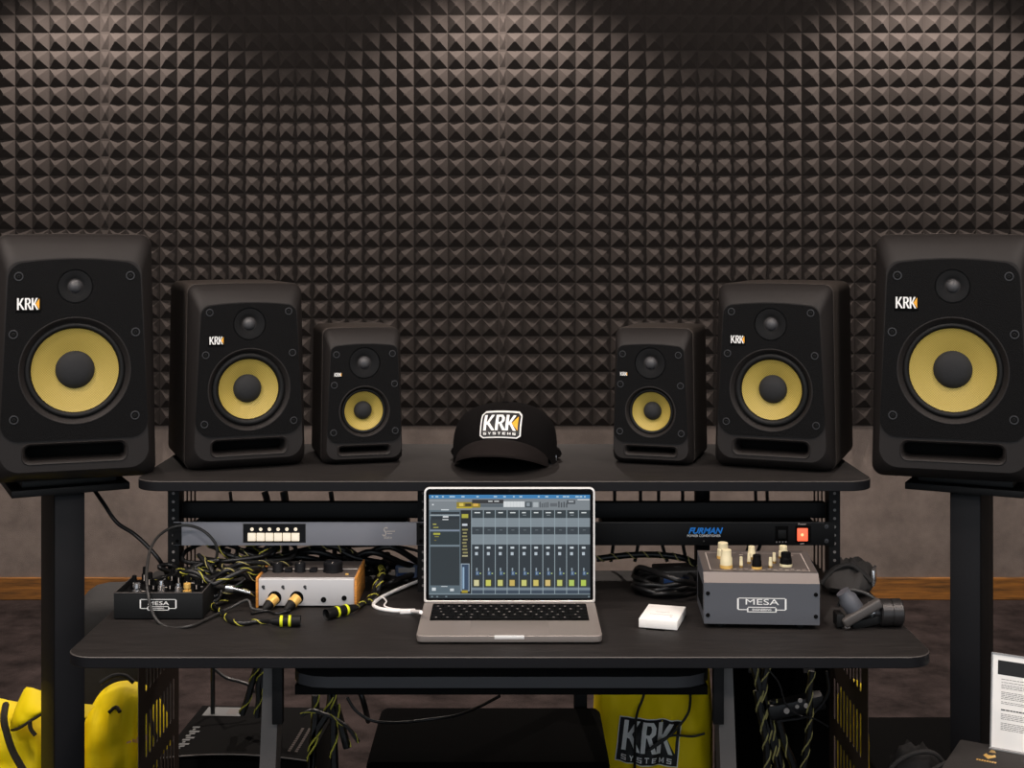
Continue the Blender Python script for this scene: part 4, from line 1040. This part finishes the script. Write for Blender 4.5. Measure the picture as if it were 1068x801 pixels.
cable('black lead hanging from the desk to the left edge of the subwoofer', [P(374,716,2.86), P(380,735,2.86), P(384,752,2.93)], .006, CBLK)
# black carton
ct = empty('black_carton', (-.552, 2.885, 0), -3, 'black cardboard carton with grey label under the left half of the desk', 'box')
W2, D2, H2 = .152, .15, .348
mb = MB(); mb.box(-W2, W2, -D2, D2, 0, H2, CARTON, bev=.002); mb.done('carton_body', ct)
mb = MB(); N = 14
def lidp(x, y, off): return Vector((x, y, H2+.004+.010*(1-(x/W2)**2)*max(0,(-y/D2))**2+off))
g = [[mb.bm.verts.new(lidp(-W2+2*W2*i/N, -D2-.004+(2*D2+.004)*j/N, 0)) for i in range(N+1)] for j in range(N+1)]
for j in range(N):
    for i in range(N): mb.face([g[j][i], g[j][i+1], g[j+1][i+1], g[j+1][i]], CARTON)
e = bmesh.ops.extrude_face_region(mb.bm, geom=mb.bm.faces[:])
for v in [x for x in e['geom'] if isinstance(x, bmesh.types.BMVert)]: v.co.z -= .003
lid_ = mb.done('lid_flap', ct, 30)
mb = MB(); mb.tube([lidp(-W2+2*W2*i/N, -D2-.0045, -.0015) for i in range(N+1)], .0014, CARTW, 5, 1); mb.done('worn_edge', lid_)
mb = MB(); mb.poly([lidp(-.135,.085,.001), lidp(-.05,.085,.001), lidp(-.05,.14,.001), lidp(-.135,.14,.001)], LABEL); mb.poly([lidp(-.085,.095,.0014), lidp(-.062,.095,.0014), lidp(-.062,.13,.0014), lidp(-.085,.13,.0014)], TXT); mb.done('label', lid_, 0)
mb = MB()
for k in range(11):        # worn lettering running towards the back: short pale strokes
    y = -.115+k*.0125; w_ = .010+.006*((k*7) % 3)
    mb.poly([lidp(-.135+.004*((k*5)%2),y,.001), lidp(-.135+w_,y,.001), lidp(-.135+w_,y+.009,.001), lidp(-.135+.004*((k*5)%2),y+.009,.001)], LABEL)
mb.done('worn_lettering', lid_, 0); mb = MB()
for k in range(12):
    y = -.12+k*.012
    for xo in (.10, .115): mb.poly([lidp(xo,y,.001), lidp(xo+.006,y,.001), lidp(xo+.006,y+.009,.001), lidp(xo,y+.009,.001)], M('dim_print', (70,60,56), .8))
mb.done('faint_lettering', lid_, 0)
case('equipment_case', .455, .66, 2.80, 3.05, 0, .70, 0, 'tall black equipment case standing behind the cables under the right of the desk', 'case', TOLEX, .01)
case('flat_case', .83, 1.22, 2.86, 3.42, 0, .195, 0, 'low black flight case on the carpet beyond the right stand', 'case', TOLEX, .008, False)
case('duffel_bag', -1.02, -.805, 3.02, 3.30, 0, .58, 6, 'black soft case behind the yellow backpacks', 'bag', NYL, .06, False, False)
# power strip hanging under the desk, right
ps = empty('power_strip', P(832, 735, 2.62), 0, 'black power strip with pale plugs hanging under the right of the desk', 'power strip')
PSM = Matrix.Rotation(R(-12), 4, 'Y')
mb = MB(); mb.box(-.06, .05, -.018, .018, -.014, .014, M('dark_strip_plastic', (14,14,15), .5), bev=.004, mat=PSM); mb.done('housing', ps)
for x, z, r_ in ((-.026,-.004,.006),(-.006,.004,.004),(-.0,.016,.0045),(.012,.006,.005)):
    mb = MB(); mb.lathe([(r_,-.022),(r_*.9,-.024),(.0003,-.0245)], WHT2, 14, at(x, 0, z)); mb.done('plug_pin', ps)
# hanging cables under the desk
def hang(label, pts, r, tracer=None, group=None, pitch=.06, Y=2.6, twin=False):
    cable(label, [P(x, y, Y+(dy if len(q) > 2 else 0)) if len(q) > 2 else P(x, y, Y) for q in pts for x, y, dy in [(q[0], q[1], q[2] if len(q) > 2 else 0)]], r, CBLK, group, tracer, pitch, n=6, twin=twin)
G1 = 'braided cables hanging under the left of the desk'
hang('straight black cable hanging behind the black carton', [(222,696), (222,715), (222,736), (221,770)], .005, Y=2.99)
hang('black cable curving from the straight one to the braided bundle', [(224,698), (236,707), (250,711), (260,715), (266,722)], .004, Y=2.99)
for i, pts in enumerate((((268,694),(263,712),(258,730),(252,745)), ((276,694),(270,712),(270,730),(268,748)), ((282,694),(274,712),(281,735),(286,748)))):
    hang('black braided cable with yellow tracer in the bundle above the black carton', pts, .007, TRAC, G1, .07, 2.88)
for i, pts in enumerate((((329,725),(329,745),(327,770),(324,801),(323,840)), ((346,720),(343,740),(330,762),(326,780),(325,840)), ((347,722),(348,745),(348,770),(349,801),(350,840)), ((350,735),(355,752),(358,764),(362,780)))):
    hang('black braided cable with yellow tracer hanging left of the subwoofer', pts, .008, TRAC, 'braided cables hanging left of the subwoofer', .085, 2.66)
hang('black cable with a yellow tie crossing the braided cables left of the subwoofer', [(314,746), (325,741), (336,744), (346,748), (362,758), (374,774)], .004, TRAC, Y=2.62)
G2 = 'braided cables hanging under the right of the desk'
for i, pts in enumerate((((786,694),(792,715),(798,740),(803,765),(812,801),(816,840)), ((800,694),(796,720),(800,745),(808,770),(814,801),(818,840)), ((790,720),(793,742),(798,765),(800,785),(800,801),(800,840)), ((806,730),(812,752),(818,775),(828,801),(832,840)))):
    hang('black braided cable with pale yellow tracer hanging in front of the tall black case', pts, .0075, TRACW, G2, .075, 2.62, i != 3)
hang('black braided cable with yellow tracer hanging beside the slotted right desk side', [(847,700),(844,725),(845,750),(842,775),(838,801),(836,840)], .0065, TRACW, None, .075, 2.60, True)
hang('thin grey wire drooping under the right of the desk past the power strip', [(800,697),(812,712),(820,735),(834,746),(850,750),(864,758)], .0016, None, None, .05, 2.575)
hang('thin black lead curving down beside the power strip to the right desk side', [(862,700),(864,722),(852,740),(838,748),(810,752)], .003, None, None, .05, 2.60)
for i, (xa, xb) in enumerate(((104, 128), (120, 112), (132, 138))):
    hang('dark cable lying over the black soft case, %s' % ('left one', 'middle one', 'one by the slotted side')[i], [(xa,722), ((xa+xb)/2+4,730), (xb,739), (xb+4,750)], .004, None, 'dark cables over the black soft case', .05, 2.95)
# black nylon sling bag and box with emblem, sign in front right
sg = empty('sling_bag', (.715, 2.40, 0), -15, 'black crumpled nylon bag lying at the foot of the right stand', 'bag')
pillow('fabric_body', sg, .075, .07, .50, NYL, .02, 26, 22, 16, 3)
mb = MB(); mb.tube([(-.07,-.04,.42), (-.03,-.05,.49), (.03,-.04,.507), (.07,-.03,.45)], .004, NYLG, 8); mb.tube([(-.06,-.06,.40), (.0,-.065,.465), (.05,-.05,.495), (.07,.0,.475)], .004, NYLG, 8); mb.done('strap', sg)
BL = P(1001, 770, 2.27); pz = BL.z
bx = empty('emblem_box', (BL.x, BL.y, 0), -30, 'dark grey box with small gold emblem at the lower right corner', 'box')
mb = MB(); mb.box(0, .26, -.2, 0, 0, pz, M('dark_grey_felt', (40,36,34), .9, bump=.4, bscale=400), bev=.005); mb.done('body', bx)
mb = MB()
eo = Matrix.Rotation(R(30), 4, 'Z') @ (on(1032, 789, pz)-BL); eo.z = pz
def ep(x, y, z=.0006): return Vector((eo.x+x, eo.y+y*1.5, pz+z))
mb.poly([ep(-.010,.0), ep(.0,-.009), ep(.010,.0), ep(.007,.007), ep(.003,.003), ep(-.003,.003), ep(-.007,.007)], GOLD)
mb.poly([ep(-.004,.011), ep(.007,.012), ep(.003,.019), ep(-.003,.020)], BRASS)
for k in range(8): mb.poly([ep(-.016+k*.004,-.018), ep(-.013+k*.004,-.018), ep(-.013+k*.004,-.0135-.001*(k%2)), ep(-.016+k*.004,-.0135)], GOLD)
mb.done('gold_emblem', bx, 0)
sgc = P(1041, 765, 2.42)
sn = empty('info_sign', (0,0,0), 0, 'white printed information sheet in a clear stand at the lower right edge', 'sign')
# a sheet standing on the box behind it
S0 = Vector(((1034-CX)/FPX*2.228, 2.228, pz)); sn.location = S0; sn.rotation_euler = (0, 0, R(-30)); sn.scale = (.74,)*3
mb = MB(); lean = Matrix.Rotation(R(-6), 4, 'X')
mb.box(0, .16, -.0015, .0015, 0, .205, PAPER, mat=lean); sh = mb.done('sheet', sn, 0)
mb = MB(); mb.box(-.003, .163, -.003, -.0018, -.0, .208, ACRY, mat=lean) if False else None
for a in ((-.003,.0,-.003,.003,0,.207), (.16,.163,-.003,.003,0,.207), (-.003,.163,-.003,.003,.205,.208)): mb.box(*a, ACRY, mat=lean)
mb.box(-.003, .163, -.010, .003, 0, .003, ACRY); mb.done('clear_frame', sn, 0)
mb = MB(); mb.box(.011, .15, -.0019, -.0014, .162, .193, INK, mat=lean); mb.done('header_print', sn, 0)
mb = MB()
for k, (z, b) in enumerate(((.152,0),(.1455,0),(.140,0),(.1365,0),(.133,0),(.124,0),(.1205,0),(.117,0),(.1135,0),(.110,0),(.103,0),(.0995,0),(.085,1),(.0765,0),(.073,0),(.0695,0),(.066,0),(.057,0),(.0535,0),(.050,0),(.0465,0),(.043,0))):
    x = .019
    while x < .145:
        l_ = random.uniform(.003,.010); mb.box(x, min(.148, x+l_), -.0019, -.0014, z, z+(.0026 if b else .0011), INK if b else TXT, mat=lean); x += l_+.0013
mb.done('text_print', sn, 0)

# ------------------------------------------------------------------ light
def spot(name, loc, target, energy, size, blend, col, rad=.03):
    l = bpy.data.lights.new(name, 'SPOT'); l.energy = energy; l.spot_size = R(size); l.spot_blend = blend; l.color = col; l.shadow_soft_size = rad
    o = bpy.data.objects.new(name, l); COL.objects.link(o); o.location = loc
    o.rotation_euler = (Vector(target)-Vector(loc)).to_track_quat('-Z', 'Y').to_euler(); return o
WARM = (1, .86, .77)
for px in (98, 526, 952):
    x = (px-CX)*kx
    spot('wall_washer_lamp', (x, 4.88, 2.58), (x, 4.95, 0), 128, 124, .6, WARM)
for x in (-1.9, -.65, .65, 1.9):
    spot('wall_fill_spot', (x, 3.6, 2.56), (x, 5.0, 1.0), 36, 150, .5, (1, .88, .81), .12)  # added fill spots, angled at the back wall to even its light
for x, y in ((-1.35, 1.45), (0, 1.6), (1.35, 1.45)):
    spot('desk_downlight', (x, y, 2.58), (x, y+1.1, 0), 74 if x < 0 else 50, 120, .6, (1, .86, .77), .10)
for x in (-1.5, -.5, .5, 1.5):
    spot('shelf_fill_spot', (x, 2.15, 2.58), (x, 2.3, 0), 30 if x < -1 else 18, 115, .7, (1, .87, .79), .10)  # added overhead row that lifts speaker tops, chamfers and shelf
for x, y in ((-1.6, .4), (0, .3), (1.6, .4)):
    spot('front_fill_spot', (x, y, 2.58), (x, y+1.7, 0), 70, 130, .7, (1, .93, .88), .12)  # added front fill, aimed low to brighten fronts and bags
w = bpy.data.worlds.new('World'); scn.world = w; w.use_nodes = True
bg = w.node_tree.nodes['Background']; bg.inputs[0].default_value = (.84, .92, 1, 1); bg.inputs[1].default_value = 1.05

cam = bpy.data.cameras.new('camera'); co = bpy.data.objects.new('camera', cam); COL.objects.link(co)
co.location = (0, 0, CAMZ); co.rotation_euler = (R(90), 0, 0)
cam.sensor_width = 36; cam.sensor_fit = 'HORIZONTAL'; cam.lens = FPX/1068*36
cam.shift_y = -(400.5-HY)/1068; cam.clip_start = .05
scn.camera = co
vs = scn.view_settings
scn.display_settings.display_device = 'sRGB'
vs.view_transform = 'Standard'; vs.look = 'None'; vs.exposure = 0; vs.gamma = 1; vs.use_curve_mapping = False
